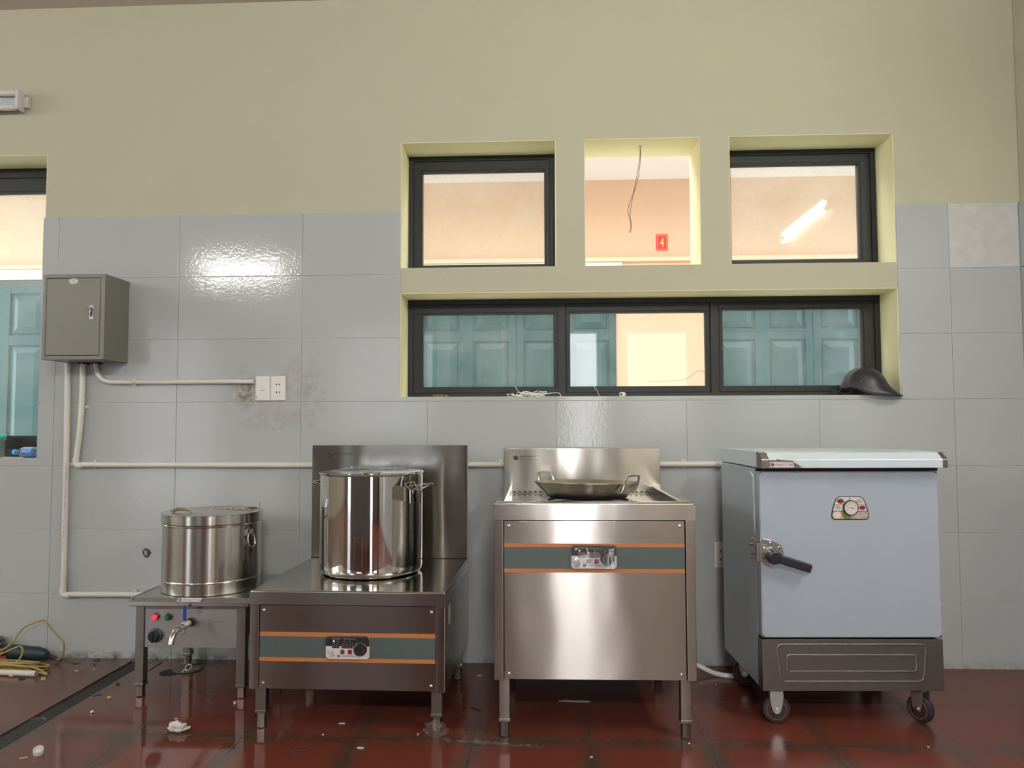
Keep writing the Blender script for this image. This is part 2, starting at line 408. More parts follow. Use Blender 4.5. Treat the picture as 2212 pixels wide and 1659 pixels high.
def rrect(x0, x1, z0, z1, r, n=5):
    p = []
    for cx, cz, a in ((x1-r, z1-r, 0), (x0+r, z1-r, 90), (x0+r, z0+r, 180), (x1-r, z0+r, 270)):
        for k in range(n+1):
            t = R(a+90*k/n); p.append((cx+r*math.cos(t), cz+r*math.sin(t)))
    return p
def thing(name, label, cat, loc=(0, 0, 0), rz=0, group=None):
    o = bpy.data.objects.new(name, None); C.objects.link(o); o.location = loc; o.rotation_euler = (0, 0, rz)
    o.empty_display_size = .05
    o['label'] = label; o['category'] = cat
    if group: o['group'] = group
    return o
def tag(o, label, cat, group=None):
    o['label'] = label; o['category'] = cat
    if group: o['group'] = group
    return o
def text(body, size, x, y, z, mat, parent, name='lettering', align='LEFT', shear=0, ext=.0002, sx=1, rot=None, label=None):
    cu = bpy.data.curves.new(name, 'FONT'); cu.body = body; cu.size = size; cu.align_x = align; cu.extrude = ext; cu.shear = shear
    cu.resolution_u = 3
    tmp = bpy.data.objects.new(name, cu); me = bpy.data.meshes.new_from_object(tmp); bpy.data.objects.remove(tmp)
    m = Matrix.Translation((x, y, z)) @ (rot or Matrix.Rotation(R(90), 4, 'X')) @ Matrix.Diagonal((sx, 1, 1, 1))
    me.transform(m); me.materials.append(M[mat]); me.name = name
    o = bpy.data.objects.new(name, me); C.objects.link(o); o.parent = parent
    if label: o['label'] = label
    return o
def place(v, loc, rz=0):
    c, s = math.cos(rz), math.sin(rz); return (loc[0]+v[0]*c-v[1]*s, loc[1]+v[0]*s+v[1]*c, loc[2]+v[2])

# ------------------------------------------------------------------ the room shell
OX0, OX1, OZ0, OZ1 = .469, 2.768, 1.220, 2.436      # window group in the back wall
LX0, LX1, LZ0, LZ1 = -2.70, -1.272, .935, 2.414     # window at the far left
YP, YB = .004, .25
def wall_with_holes(g, x0, x1, z0, z1, holes, y0, y1):
    xs = sorted({x0, x1, *[h[0] for h in holes], *[h[1] for h in holes]}); zs = sorted({z0, z1, *[h[2] for h in holes], *[h[3] for h in holes]})
    for a, b in zip(xs, xs[1:]):
        run = None
        for c, d in zip(zs, zs[1:]):
            inside = any(h[0] <= (a+b)/2 <= h[1] and h[2] <= (c+d)/2 <= h[3] for h in holes)
            if not inside:
                run = (run[0], d) if run else (c, d)
            if inside or d == zs[-1]:
                if run: g.box(a, b, y0, y1, run[0], run[1])
                run = None
holes = [(LX0, LX1, LZ0, LZ1), (OX0, 1.206, 1.831, OZ1), (1.340, 1.880, 1.831, OZ1), (2.015, 2.766, 1.831, OZ1), (OX0, OX1, OZ0, 1.712)]
g = G(); wall_with_holes(g, ROOM_L-.2, ROOM_R+.2, -.1, CEIL+.1, holes, .012, YB)
# plaster skin above and between the tiles, a touch proud of the grout plane
skin = holes + [(ROOM_L-.2, LX0, -.1, 2.1), (LX1, OX0, -.1, 2.1), (LX0, LX1, -.1, LZ0), (OX0, OX1, -.1, OZ0), (OX1, ROOM_R+.2, -.1, 2.1)]
wall_with_holes(g, ROOM_L-.2, ROOM_R+.2, -.1, CEIL+.1, skin, YP, .012)
g.out('wall_back', 'plaster', ang=30, kind='structure')
# tile cladding, tile by tile, in one mesh with its grout behind
def split(c, h):
    x0, x1, z0, z1 = c; a, b, p, q = h
    if a >= x1 or b <= x0 or p >= z1 or q <= z0: return [c]
    o = []
    if a > x0: o.append((x0, a, z0, z1))
    if b < x1: o.append((b, x1, z0, z1))
    m0, m1 = max(x0, a), min(x1, b)
    if p > z0: o.append((m0, m1, z0, p))
    if q < z1: o.append((m0, m1, q, z1))
    return o
def tile_run(g, x0, x1, cuts, xf, t0, flip=False, fx=None):
    k = math.floor((x0-.0)/.6)
    while k*.6 < x1:
        for r in range(7):
            cs = [(max(k*.6, x0), min(k*.6+.6, x1), r*.3, r*.3+.3)]
            for h in cuts: cs = [d for c in cs for d in split(c, h)]
            for a, b, c, d in cs:
                if b-a < .012 or d-c < .008: continue
                q = .0011; ga = q if abs(a/.6-round(a/.6)) < 1e-3 else 0; gb = q if abs(b/.6-round(b/.6)) < 1e-3 else 0
                gc = q if abs(c/.3-round(c/.3)) < 1e-3 and c > 0 else 0; gd = q if abs(d/.3-round(d/.3)) < 1e-3 else 0
                cx, cz = (a+b)/2, (c+d)/2
                T = xf @ Matrix.Translation((cx, 0, cz)) @ Matrix.Rotation(random.uniform(-.0012, .0012), 4, 'X') @ Matrix.Rotation(random.uniform(-.0010, .0010), 4, 'Z')
                hw, hh = (b-a)/2, (d-c)/2
                g.box(-hw+ga, hw-gb, 0, t0, -hh+gc, hh-gd, bev=.0009, seg=2, mat=T)
        k += 1
g = G(); tile_run(g, ROOM_L, ROOM_R, [(LX0, LX1, LZ0, LZ1), (OX0, OX1, OZ0, OZ1)], Matrix.Identity(4), .010)
g.mi = 1
for c in ((ROOM_L, LX0, 0, 2.099), (LX1, OX0, 0, 2.099), (LX0, LX1, 0, LZ0-.001), (OX0, OX1, 0, OZ0-.001), (OX1, ROOM_R, 0, 2.099)): g.box(c[0], c[1], .003, .0119, c[2], c[3])
g.out('wall_back_tiles', ['tile', 'grout'], kind='structure')
# yellow window reveals, lightened to stand in for daylight falling on them
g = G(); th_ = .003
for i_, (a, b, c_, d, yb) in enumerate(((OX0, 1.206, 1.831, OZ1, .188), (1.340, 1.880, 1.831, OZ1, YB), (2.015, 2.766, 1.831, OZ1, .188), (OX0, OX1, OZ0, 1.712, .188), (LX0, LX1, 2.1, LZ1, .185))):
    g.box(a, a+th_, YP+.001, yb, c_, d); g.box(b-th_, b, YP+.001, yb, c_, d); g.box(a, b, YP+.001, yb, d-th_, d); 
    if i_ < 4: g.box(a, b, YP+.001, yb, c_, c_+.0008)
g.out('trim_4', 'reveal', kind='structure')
# left-window jamb tiles
g = G()
for z0, z1 in ((LZ0, 1.2), (1.2, 1.5), (1.5, 1.8), (1.8, 2.1)): g.box(LX1-.008, LX1, .0005, .19, z0+.001, z1-.001, .0008)
g.out('trim_1', 'tile', kind='structure')
# the other walls
g = G(); g.box(ROOM_R+.010, ROOM_R+.2, ROOM_B-.2, 0, -.1, CEIL+.1); g.out('wall_right', 'plaster', kind='structure')
g = G(); tile_run(g, 0, -ROOM_B, [], Matrix.Translation((ROOM_R, 0, 0)) @ Matrix.Rotation(R(-90), 4, 'Z'), .010)
g.out('wall_right_tiles', 'tile', kind='structure')
g = G(); wl = G()
for y0, y1, z0, z1 in ((ROOM_B, -3.7, 0, CEIL), (-1.5, 0, 0, CEIL), (-3.7, -1.5, 0, 1.0), (-3.7, -1.5, 2.4, CEIL)): g.box(ROOM_L-.2, ROOM_L, y0, y1, z0, z1)
g.out('wall_left', 'plaster', kind='structure')
g = G(); wall_with_holes(g, ROOM_L-.2, ROOM_R+.2, 0, CEIL, OPEN_FRONT, ROOM_B-.2, ROOM_B); g.out('wall_front', 'wall_dark', kind='structure')
g = G(); g.box(ROOM_L-.2, ROOM_R+.2, ROOM_B-.2, 0.004, CEIL, CEIL+.15); g.out('ceiling', 'ceiling', kind='structure')
GX0, GX1 = -.775, -.688
g = G(); g.box(ROOM_L-.2, GX0, ROOM_B-.2, .012, -.10, 0); g.box(GX1, ROOM_R+.2, ROOM_B-.2, .012, -.10, 0); g.box(GX0, GX1, -.03, .012, -.1, 0)
g.mi = 1; g.box(GX0, GX1, ROOM_B-.2, -.03, -.1, -.005)
g.out('floor', ['floor', 'gutter'], kind='structure')

# corridor beyond the windows
g = G(); g.box(-6.6, 9.4, YB, 2.9, -.1, 0); g.out('floor_corridor', 'white_wall', kind='structure')
g = G(); g.box(-6.6, 9.4, YB, .5, CEIL, CEIL+.15); g.box(-6.6, 9.4, 1.4, 3.0, CEIL, CEIL+.15); g.out('ceiling_corridor', 'white_wall', kind='structure')
DOORS = [(-4.81, -3.13), (.065, 1.735), (2.515, 4.175)]
g = G(); wall_with_holes(g, -6.6, 9.4, 0, CEIL, [(a, b, 0, 2.356) for a, b in DOORS], 2.8, 3.0); g.out('wall_corridor', 'peach', kind='structure')
g = G()
for a, b in DOORS: g.box(a-.05, b+.05, 2.785, 2.8, 2.356, 2.445)
g.out('trim_2', 'white_wall', kind='structure')
g = G(); g.box(-6.6, 9.4, 2.76, 2.8, 2.447, 2.480, .004); g.out('trim_3', 'peach_trim', kind='structure')
for di, (a, b) in enumerate(DOORS):
    d = bpy.data.objects.new('door_%d' % (di+1), None); C.objects.link(d); d['kind'] = 'structure'
    g = G(); g.box(a, b, 2.83, 2.87, .01, 2.356); g.box(a, b, 2.80, 2.83, 2.295, 2.356)
    g.out('door_frame', M['slate'], d)
    cols = 4; wcol = (b-a)/cols
    for leaf in range(2):
        g = G(); l0, l1 = a+leaf*2*wcol, a+(leaf+1)*2*wcol
        g.box(l0+.002, l1-.002, 2.80, 2.829, .01, 2.293)
        for k in range(3):
            xc = l0+k*wcol; hw = .055 if k == 1 else .06
            g.box(max(xc-hw, l0+.002), min(xc+hw, l1-.002), 2.782, 2.80, .01, 2.293, .003)
        for zz in ((2.235, 2.293), (1.785, 1.868), (.78, .88), (.01, .16)):
            g.box(l0+.002, l1-.002, 2.784, 2.80, *zz, .003)
        for k in range(2):
            p0, p1 = l0+k*wcol+.075, l0+(k+1)*wcol-.075
            for z0, z1 in ((1.883, 2.22), (.895, 1.77), (.175, .765)):
                i = .055
                g.loft([[(p0, 2.80, z0), (p1, 2.80, z0), (p1, 2.80, z1), (p0, 2.80, z1)], [(p0+.004, 2.795, z0+.004), (p1-.004, 2.795, z0+.004), (p1-.004, 2.795, z1-.004), (p0+.004, 2.795, z1-.004)],
                        [(p0+i, 2.775, z0+i), (p1-i, 2.775, z0+i), (p1-i, 2.775, z1-i), (p0+i, 2.775, z1-i)]], cap0=False)
        g.out('door_leaf', 'door', d, ang=20)
# plate with the number 4 on the corridor pier
t = thing('number_sign', 'small red plate with a yellow 4 on the peach wall seen through the open hatch', 'sign', (2.125, 2.80, 2.609))
g = G(); g.box(-.049, .049, -.004, 0, -.069, .069, .001); g.out('plate', 'sign_red', t)
g = G()
for x0, x1, z0, z1 in ((-.040, .040, .058, .0605), (-.040, .040, -.0605, -.058), (-.040, -.0375, -.0605, .0605), (.0375, .040, -.0605, .0605)): g.box(x0, x1, -.0055, -.004, z0, z1)
for sx in (-1, 1):
    for sz in (-1, 1): g.cyl((sx*.044, -.0052, sz*.064), .0025, .0012, 'y', 10)
g.out('border', 'sign_yellow', t)
text('4', .115, 0, -.0045, -.040, 'sign_yellow', t, align='CENTER', ext=.001, sx=.62)

# ------------------------------------------------------------------ window frames
def frame_rect(g, x0, x1, z0, z1, wd, y0, y1, bev=.0015):
    g.box(x0, x1, y0, y1, z1-wd[0], z1, bev); g.box(x0, x1, y0, y1, z0, z0+wd[1], bev)
    g.box(x0, x0+wd[2], y0, y1, z0+wd[1], z1-wd[0], bev); g.box(x1-wd[3], x1, y0, y1, z0+wd[1], z1-wd[0], bev)
def window(n, x0, x1, z0, z1, panes, glass='glass_dusty', yf=.188, ow=(.026, .022, .026, .026)):
    root = bpy.data.objects.new('window_%d' % n, None); C.objects.link(root); root['kind'] = 'structure'
    e = .0015
    g = G(); frame_rect(g, x0+e, x1-e, z0+e, z1-e, ow, yf, yf+.058)
    for (a, b) in zip(panes, panes[1:]): g.box(a[1]+.022, b[0]-.022, yf, yf+.058, z0+ow[1], z1-ow[0], .0015)
    g.out('window_frame', 'frame', root)
    for i, (p0, p1, q0, q1) in enumerate(panes):
        # sash round the pane: stepped profile
        l = x0+ow[2]+.001 if i == 0 else panes[i][0]-.021; r = x1-ow[3]-.001 if i == len(panes)-1 else p1+.021
        g = G(); b0, t0 = z0+ow[1]+.001, z1-ow[0]-.001
        W4 = (t0-q1, q0-b0, p0-l, r-p1)
        frame_rect(g, l, r, b0, t0, W4, yf+.008, yf+.046)
        frame_rect(g, l+.004, r-.004, b0+.004, t0-.004, tuple(max(v-.008-.004, .004) for v in W4), yf+.004, yf+.008, .001)
        s = g.out('sash', 'frame', root)
        g = G(); g.box(p0, p1, yf+.022, yf+.027, q0, q1); g.out('pane', glass, s)
window(1, OX0, 1.206, 1.831, OZ1, [(.541, 1.150, 1.884, 2.355)])
window(2, 2.015, 2.766, 1.831, OZ1, [(2.067, 2.683, 1.890, 2.361)], ow=(.026, .022, .020, .026))
window(3, OX0, OX1, OZ0, 1.712, [(.546, 1.192, 1.276, 1.635), (1.274, 1.933, 1.276, 1.637), (2.016, 2.681, 1.275, 1.646)])
window(4, LX0, LX1-.009, LZ0, LZ1, [(-2.62, -1.345, 1.04, 2.286)], 'glass_left', yf=.185, ow=(.05, .04, .04, .03))

# thin wires hanging in the open hatch
t = thing('hanging_wire', 'two thin dark wires dangling from a white fitting at the top of the open hatch', 'wire', (1.615, .10, OZ1))
g = G(); g.cyl((0, 0, -.014), .008, .014, bev=.001, n=16); g.out('ceiling_fitting', 'conduit', t)
g = G()
g.tube([(0, 0, -.012), (-.004, -.005, -.07), (-.022, -.01, -.17), (-.036, -.01, -.235), (-.060, -.012, -.30), (-.062, -.01, -.335), (-.052, -.01, -.375), (-.052, -.01, -.41), (-.058, -.01, -.425)], .0013, 6)
g.tube([(.001, 0, -.012), (.001, .002, -.07), (-.012, 0, -.16), (-.032, 0, -.23), (-.046, .0, -.29), (-.052, 0, -.345), (-.046, 0, -.38), (-.047, 0, -.41), (-.054, 0, -.428)], .0013, 6)
g.out('wire', 'wire_dark', t)

# ------------------------------------------------------------------ tube light fixtures
def tube_fixture(label, loc, rz, tube_mat, length=1.2):
    t = thing('tube_light', label, 'lamp', loc, rz, None)    # local: back on the wall at y=0, light faces -y
    h = length/2
    g = G(); g.box(-h, h, -.028, -.010, -.026, .026, .003); g.out('tray', 'fixture_blue', t)
    for sx in (-1, 1):
        g = G(); g.box(sx*h-.009, sx*h+.009, -.062, -.010, -.048, .048, .006, 3); g.out('end_cap', 'fixture', t)
        g = G(); g.box(sx*(h+.020)-.011, sx*(h+.020)+.011, -.022, 0, -.026, .026, .002); g.cyl((sx*(h+.024), -.024, 0), .007, .003, 'y', 16); g.out('bracket', 'fixture', t)
        for sz in (-1, 1):
            g = G(); g.cyl((sx*(h-.045)-.036, -.046, sz*.036), .0150, .072, 'x', 20, bev=.001); g.out('lamp_holder', 'fixture', t)
    for sz in (-1, 1):
        g = G(); g.cyl((-h+.05, -.046, sz*.036), .0128, length-.10, 'x', 20); g.out('tube', tube_mat, t)
    return t
tube_fixture('unlit white twin tube light on the yellow wall, cut by the photo edge', (-1.395-.6, YP, 2.668), 0, 'tube_off')
tube_fixture('lit twin tube light high on the wall behind the camera, left one', (-2.74, ROOM_B, 3.06), PI, 'tube')
tube_fixture('lit twin tube light high on the wall behind the camera, right one', (1.5, ROOM_B, 3.06), PI, 'tube_right')
tube_fixture('added unseen twin tube light high on the left-hand wall, nearer the windows', (ROOM_L, -1.6, 2.75), R(90), 'added_tube')  # both left-hand fixtures are added out of view as fill light
tube_fixture('added unseen twin tube light high on the left-hand wall, farther from the windows', (ROOM_L, -4.4, 2.75), R(90), 'added_tube')
tube_fixture('lit twin tube light high on the right-hand wall', (ROOM_R+.01, -2.35, 2.75), R(-90), 'tube_dim')
# light and dark strips added behind the camera to stripe the steel's reflections
for k_, (a, b, z_, mm) in enumerate(((-2.95, -2.15, 2.2, 'wall_dark'), (-2.0, -1.9, CEIL, 'white_wall'), (-.05, .02, CEIL, 'frame'), (.56, .62, CEIL, 'peach_trim'), (2.02, 2.08, CEIL, 'frame'), (-.28, -.12, CEIL, 'white_wall'), (.75, 1.40, 2.3, 'frame'), (1.84, 1.92, 2.3, 'white_wall'), (3.05, 3.30, CEIL, 'frame'))):
    g = G(); g.box(a, b, ROOM_B, ROOM_B+.06, 0, z_-.001, .002); g.out('trim_%d' % (5+k_), mm, kind='structure')
# table added behind the camera to keep red floor out of the reflections
t = thing('added_table', 'unseen dull grey table added behind the camera to block red floor reflections', 'table', (-.42, -4.35, 0))
g = G(); g.box(-1.55, 1.55, -.35, .35, .78, .82, .004); g.out('table_top', 'table_grey', t)
g = G(); g.box(-1.5, 1.5, .28, .30, .12, .78, .004); g.out('apron_panel', 'table_grey', t)
for sx in (-1, 1):
    for sy in (-1, 1): g = G(); g.box(sx*1.48-.02, sx*1.48+.02, sy*.31-.02, sy*.31+.02, 0, .78, .003); g.out('leg', 'steel_dull', t)
# red banner on the wall behind the camera added for the pot's red reflection
g = G(); g.box(.34, .46, ROOM_B+.012, ROOM_B+.02, .6, 2.5); tag(g.out('added_stripe', 'stripe'), 'unseen, added red banner on the wall behind the camera', 'stripe')

# ------------------------------------------------------------------ brand emblem and nameplate parts
def emblem(x, y, z, r, parent, a='darkred', b='ink', sw='white_print'):
    g = G(); n = 20
    pl = [(x+r*math.cos(R(90+180*k/n)), z+r*math.sin(R(90+180*k/n))) for k in range(n+1)]
    g.prism(pl, y-.0003, y, 'xz'); g.mi = 1
    pr = [(x+r*math.cos(R(-90+180*k/n)), z+r*math.sin(R(-90+180*k/n))) for k in range(n+1)]
    g.prism(pr, y-.0003, y, 'xz'); g.mi = 2
    g.tube([(x-r*.9, y-.0003, z-r*.05), (x-r*.35, y-.0003, z-r*.45), (x+r*.25, y-.0003, z-r*.40), (x+r*.35, y-.0003, z+r*.2), (x+r*.1, y-.0003, z+r*.9)], r*.10, 4, 3)
    g.tube([(x-r*.3, y-.0003, z+r*.35), (x-r*.1, y-.0003, z+r*.6), (x+r*.15, y-.0003, z+r*.35)], r*.08, 4, 3)
    return g.out('emblem', [a, b, sw], parent)
def control_panel(t, cx, y, cz, wrapped=False):
    W, H = .164, .084; x0, x1, z0, z1 = cx-W/2, cx+W/2, cz-H/2, cz+H/2
    g = G(); g.prism(rrect(x0, x1, z0, z1, .014), y-.003, y, 'xz', .0006); p = g.out('control_panel', 'chrome' if not wrapped else 'slate', t)
    i = .003
    g = G(); g.prism(rrect(x0+i, x1-i, z0+i, z1-i, .012), y-.0036, y-.003, 'xz'); face = g.out('panel_face', 'white_print', p)
    up = [q for q in rrect(x0+i, x1-i, z0+i, z1-i, .012) if q[1] > cz]
    mid = cz+.006
    g = G(); g.prism(up[:6]+up[6:12]+[(x0+i, mid), (x1-i, mid)], y-.0040, y-.0036, 'xz'); g.out('black_field', 'ink', p)
    yy = y-.0041
    for (a, b, n) in ((x0+.026, x0+.052, 2), (x0+.061, x0+.101, 3)):
        g = G(); g.box(a, b, yy-.0010, yy, cz-.001, cz+.018); d = g.out('display', 'ink' if not wrapped else 'seg', p)
        g = G(); yq = yy-.0010
        for (u0, u1, v0, v1) in ((a, b, cz+.0172, cz+.018), (a, a+.0008, cz-.001, cz+.018), (b-.0008, b, cz-.001, cz+.018)): g.box(u0, u1, yq-.0003, yq, v0, v1)
        dw = (b-a-.004)/n
        for k in range(n):
            l = a+.003+k*dw; r = l+dw*.62; z_0, z_1, z_m = cz+.0015, cz+.0150, cz+.0083; s_ = .0011
            for (u0, u1, v0, v1) in ((l, r, z_1-s_, z_1), (l, r, z_m-s_/2, z_m+s_/2), (l, r, z_0, z_0+s_), (l, l+s_, z_0, z_1), (r-s_, r, z_0, z_1)): g.box(u0, u1, yq-.0003, yq, v0, v1)
        g.out('digit_segments', 'seg' if not wrapped else 'led_off', d)
    for k, (dx, on) in enumerate(((.032, 1), (.046, 0), (.0705, 0), (.0895, 0))):
        g = G(); g.lathe([(.0022, 0), (.0022, -.0007), (.0012, -.0016), (0, -.0019)], (x0+dx, yy, cz+.0235), 'y', 12); g.out('indicator_light', 'led' if on else 'led_off', p)
    for s_, dx in (('Power', .0255), ('Work', .0415), ('Time', .0655), ('Temperature', .081)):
        text(s_, .0062 if s_ != 'Temperature' else .0055, x0+dx, yy-.0001, cz+.0300, 'grey_text', p, 'lettering', ext=.0001)
    for dx, mm in ((.0565, 'amber'), (.0835, 'red')):
        g = G(); g.box(x0+dx, x0+dx+.0145, yy-.0014, yy, cz-.0215, cz-.0060, .0012); b_ = g.out('button', mm, p)
        g = G(); g.tube([(x0+dx+.0072+.0035*math.cos(R(a)), yy-.0015, cz-.0137+.0035*math.sin(R(a))) for a in range(120, 430, 30)], .0005, 5, 1); g.out('button_symbol', 'ink' if mm == 'amber' else 'darkred', b_)
    kx, kz = x1-.036, cz-.003
    g = G(); g.lathe([(.0245, 0), (.0245, -.002), (.0225, -.004), (.0195, -.006), (.0180, -.022), (.0170, -.0235), (0, -.0235)], (kx, yy, kz), 'y', 40); kn = g.out('knob', 'black', p)
    g = G(); g.tube([(kx+.0172*math.cos(2*PI*k/28), yy-.0235, kz+.0172*math.sin(2*PI*k/28)) for k in range(28)], .0006, 6, 1, closed=True); g.out('knob_rim', 'chrome', kn)
    emblem(x0+.049, y-.0036, cz-.0285, .0052, p)
    text('VINAKITCHEN', .0090, x0+.0565, y-.0036, cz-.0318, 'darkred', p, ext=.0002, sx=.88)
    g = G(); bx, bz = x0+.023, cz-.034
    for (dx, dz, ln, th, w_) in ((-.010, .014, .006, 150, .0022), (.004, .016, .008, 55, .003), (.007, .010, .010, 40, .0034), (-.003, .019, .006, 120, .0022), (.0055, .022, .006, 65, .0026), (.006, .0035, .007, 10, .0022), (-.006, .004, .007, 130, .0026)):
        c_, s_ = math.cos(R(th)), math.sin(R(th)); poly = []
        for k in range(9):
            u = k/8; wd = w_*math.sin(PI*u)*.5; poly.append((bx+dx+c_*(u-.5)*ln-s_*wd, bz+dz+s_*(u-.5)*ln+c_*wd))
        for k in range(7, 0, -1):
            u = k/8; wd = -w_*math.sin(PI*u)*.5; poly.append((bx+dx+c_*(u-.5)*ln-s_*wd, bz+dz+s_*(u-.5)*ln+c_*wd))
        g.prism(poly, y-.0039, y-.0036, 'xz')
    for a in ([(-.002, 0), (-.003, .012), (-.012, .017), (-.016, .015)], [(0, 0), (.001, .012), (.004, .02)], [(.002, 0), (.006, .007), (.013, .007), (.017, -.001)], [(-.002, .004), (-.006, .018), (-.010, .024), (-.007, .026)]):
        g.tube([(bx+u, y-.0037, bz+v) for u, v in a], .00035, 4, 4)
    g.out('flower_print', 'greyink', p)
    if wrapped:
        g = G(); n, mth = 12, 7; rows = []
        for j in range(mth+1):
            rows.append([(x0+.002+(W-.004)*i_/n, y-.0295-.003*random.random() if (W*i_/n > W*.62) else y-.0065-.0028*random.random(), z0+.001+(H-.002)*j/mth) for i_ in range(n+1)])
        g.loft(rows, close=False); o = g.out('protective_wrap', 'glass_film', p, 80); md = o.modifiers.new('thickness', 'SOLIDIFY'); md.thickness = .0003
    return p
def screw(g, x, y, z, r=.0042):
    g.lathe([(r*1.5, 0), (r*1.5, -.001), (r, -.0014), (r, -.003), (r*.5, -.0042), (0, -.0045)], (x, y, z), 'y', 14)
def adj_leg(t, x, y, ztop, w=.038, zcol=.065, front=True):
    g = G(); g.box(x-w/2, x+w/2, y-w/2, y+w/2, zcol, ztop, .003); leg = g.out('leg', 'steel_dull', t)
    g = G(); g.box(x-w/2-.002, x+w/2+.002, y-w/2-.002, y+w/2+.002, zcol-.012, zcol+.002, .003)
    g.lathe([(.0175, zcol-.012), (.0175, .010), (.0185, .008), (.0185, .004), (.0155, 0)], (x, y, 0), 'z', 8)
    g.out('adjustable_foot', 'steel_dull', leg, 25)

def stove(label, loc, rz, W, D, H, zb, lip, splash, style, stripes, cp):
    """commercial induction stove: local x centred, y = 0 at the front face"""
    t = thing('induction_stove', label, 'stove', loc, rz); hw = W/2
    pw = .033
    # carcass sides and corner posts
    g = G()
    for s in (-1, 1):
        g.box(s*hw, s*(hw-.0015), .004, D, zb, H-lip+.002)
    g.box(-hw, hw, D-.002, D, zb, H-lip+.002); g.box(-hw+.002, hw-.002, .03, D-.003, zb+.004, zb+.006)
    body = g.out('body', 'steel', t)
    for s in (-1, 1):
        g = G(); g.box(s*(hw+.0005), s*(hw-pw), .002, .020, zb-.002, H-lip+.001, .003); g.out('corner_post', 'steel', t)
    # front panel with coloured bands
    x0, x1 = -hw+pw+.002, hw-pw-.002; zt = H-lip-.004
    g = G(); g.box(x0, x1, .006, .012, zb+.001, zt, .001)
    fp = g.out('front_panel', 'steel', t)
    (o1, o2, o3, o4) = stripes
    for a, b in ((o1, o2), (o3, o4)):
        g = G(); g.box(x0+.0005, x1-.0005, .0052, .0062, a, b); g.out('orange_band', 'orange', fp)
    g = G(); g.box(x0+.0005, x1-.0005, .0052, .0062, o4, o1); g.out('slate_band', 'slate', fp)
    for s in (-1, 1):
        for z in (zb+.020, zt-.018):
            g = G(); screw(g, s*(x1-.016), .006, z); g.out('screw', 'chrome', fp)
    control_panel(t, cp[0], .0052, cp[1], wrapped=cp[2])
    # legs
    for s in (-1, 1):
        for y in (.043, D-.075): adj_leg(t, s*(hw-.034), y, zb+.01)
    return t, body

# ---- low stove on the left, stock pot on it
SW, SD, SH = .708, .667, .4975
s1, b1 = stove('low steel induction stove with tall splashback, carrying the stockpot', (.4415, -.804, 0), R(-.86), SW, SD, SH, .148, .050, 1.0, 'low',
               (.3345, .3492, .2458, .2600), (.004, .2975, False))
hw = SW/2
g = G(); g.box(-hw-.002, hw+.002, -.001, SD+.03, SH-.050, SH, .007, 4); wt1 = g.out('worktop', 'steel_top', s1)
g = G(); g.box(-hw-.0022, hw+.0022, -.0014, .0, SH-.050, SH-.007, .0004); g.out('front_lip', 'steel_lip', wt1)
g = G(); g.box(-hw+.001, hw-.001, .667, .703, SH-.03, .999, .0015); sp = g.out('splashback', 'steel_splash', s1)
g = G(); g.box(-hw+.002, hw-.002, .6655, .6672, SH+.0005, SH+.0025); g.out('seam', 'dark_gap', sp)
emblem(-.353+.083, .6668, .956, .0105, sp, 'ink', 'ink', 'steel_dull')
text('VINAKITCHEN.NET', .0115, -.353+.099, .6668, .9575, 'ink', sp, sx=.80); text('Chuyên thiết bị bếp công nghiệp', .0065, -.353+.099, .6668, .9475, 'greyink', sp, sx=.95)
# rating sticker on the right side
g = G(); g.box(hw+.0002, hw+.0008, .09, .14, .36, .43); g.out('rating_sticker', 'label_film', b1)

# stock pot
px, py = .4535, -.395
pot = thing('stockpot', 'tall polished steel stockpot with wire handles standing on the low stove', 'pot', (.441, -.424, SH+.0005), R(-20))
Rr, PH = .2065, .399
g = G(); g.lathe([(.0, .0), (Rr-.020, 0), (Rr-.008, .004), (Rr-.001, .016), (Rr, .03), (Rr, PH-.006), (Rr+.004, PH-.003), (Rr+.006, PH), (Rr+.004, PH+.003), (Rr, PH+.002), (Rr-.002, PH-.004), (Rr-.002, .03), (Rr-.02, .004), (0, .003)], n=128)
g.out('body', 'steel_mirror', pot, 50)
g = G(); g.lathe([(0, PH-.006), (.150, PH-.005), (.178, PH+.001), (Rr-.006, PH+.0035), (Rr+.001, PH+.0045), (Rr+.001, PH+.0035), (.18, PH-.001), (.15, PH-.008), (0, PH-.009)], n=96); lid = g.out('lid', 'steel_mirror', pot, 40)
g = G(); g.tube([(-.045, 0, PH-.007), (-.042, 0, PH-.003), (-.02, 0, PH-.001), (.02, 0, PH-.001), (.042, 0, PH-.003), (.045, 0, PH-.007)], .004, 10, 4); g.out('lid_handle', 'steel_mirror', lid)
for s in (-1, 1):
    g = G(); zc = PH-.056
    for q in (-1, 1):
        g.tube([(s*(Rr+.003), q*.032, zc-.060), (s*(Rr+.005), q*.032, zc-.020), (s*(Rr+.012), q*.034, zc-.006), (s*(Rr+.042), q*.046, zc+.012), (s*(Rr+.050), q*.042, zc+.014), (s*(Rr+.053), q*.02, zc+.015), (s*(Rr+.053), 0, zc+.015)], .0042, 10, 4)
    g.out('handle', 'steel_mirror', pot)
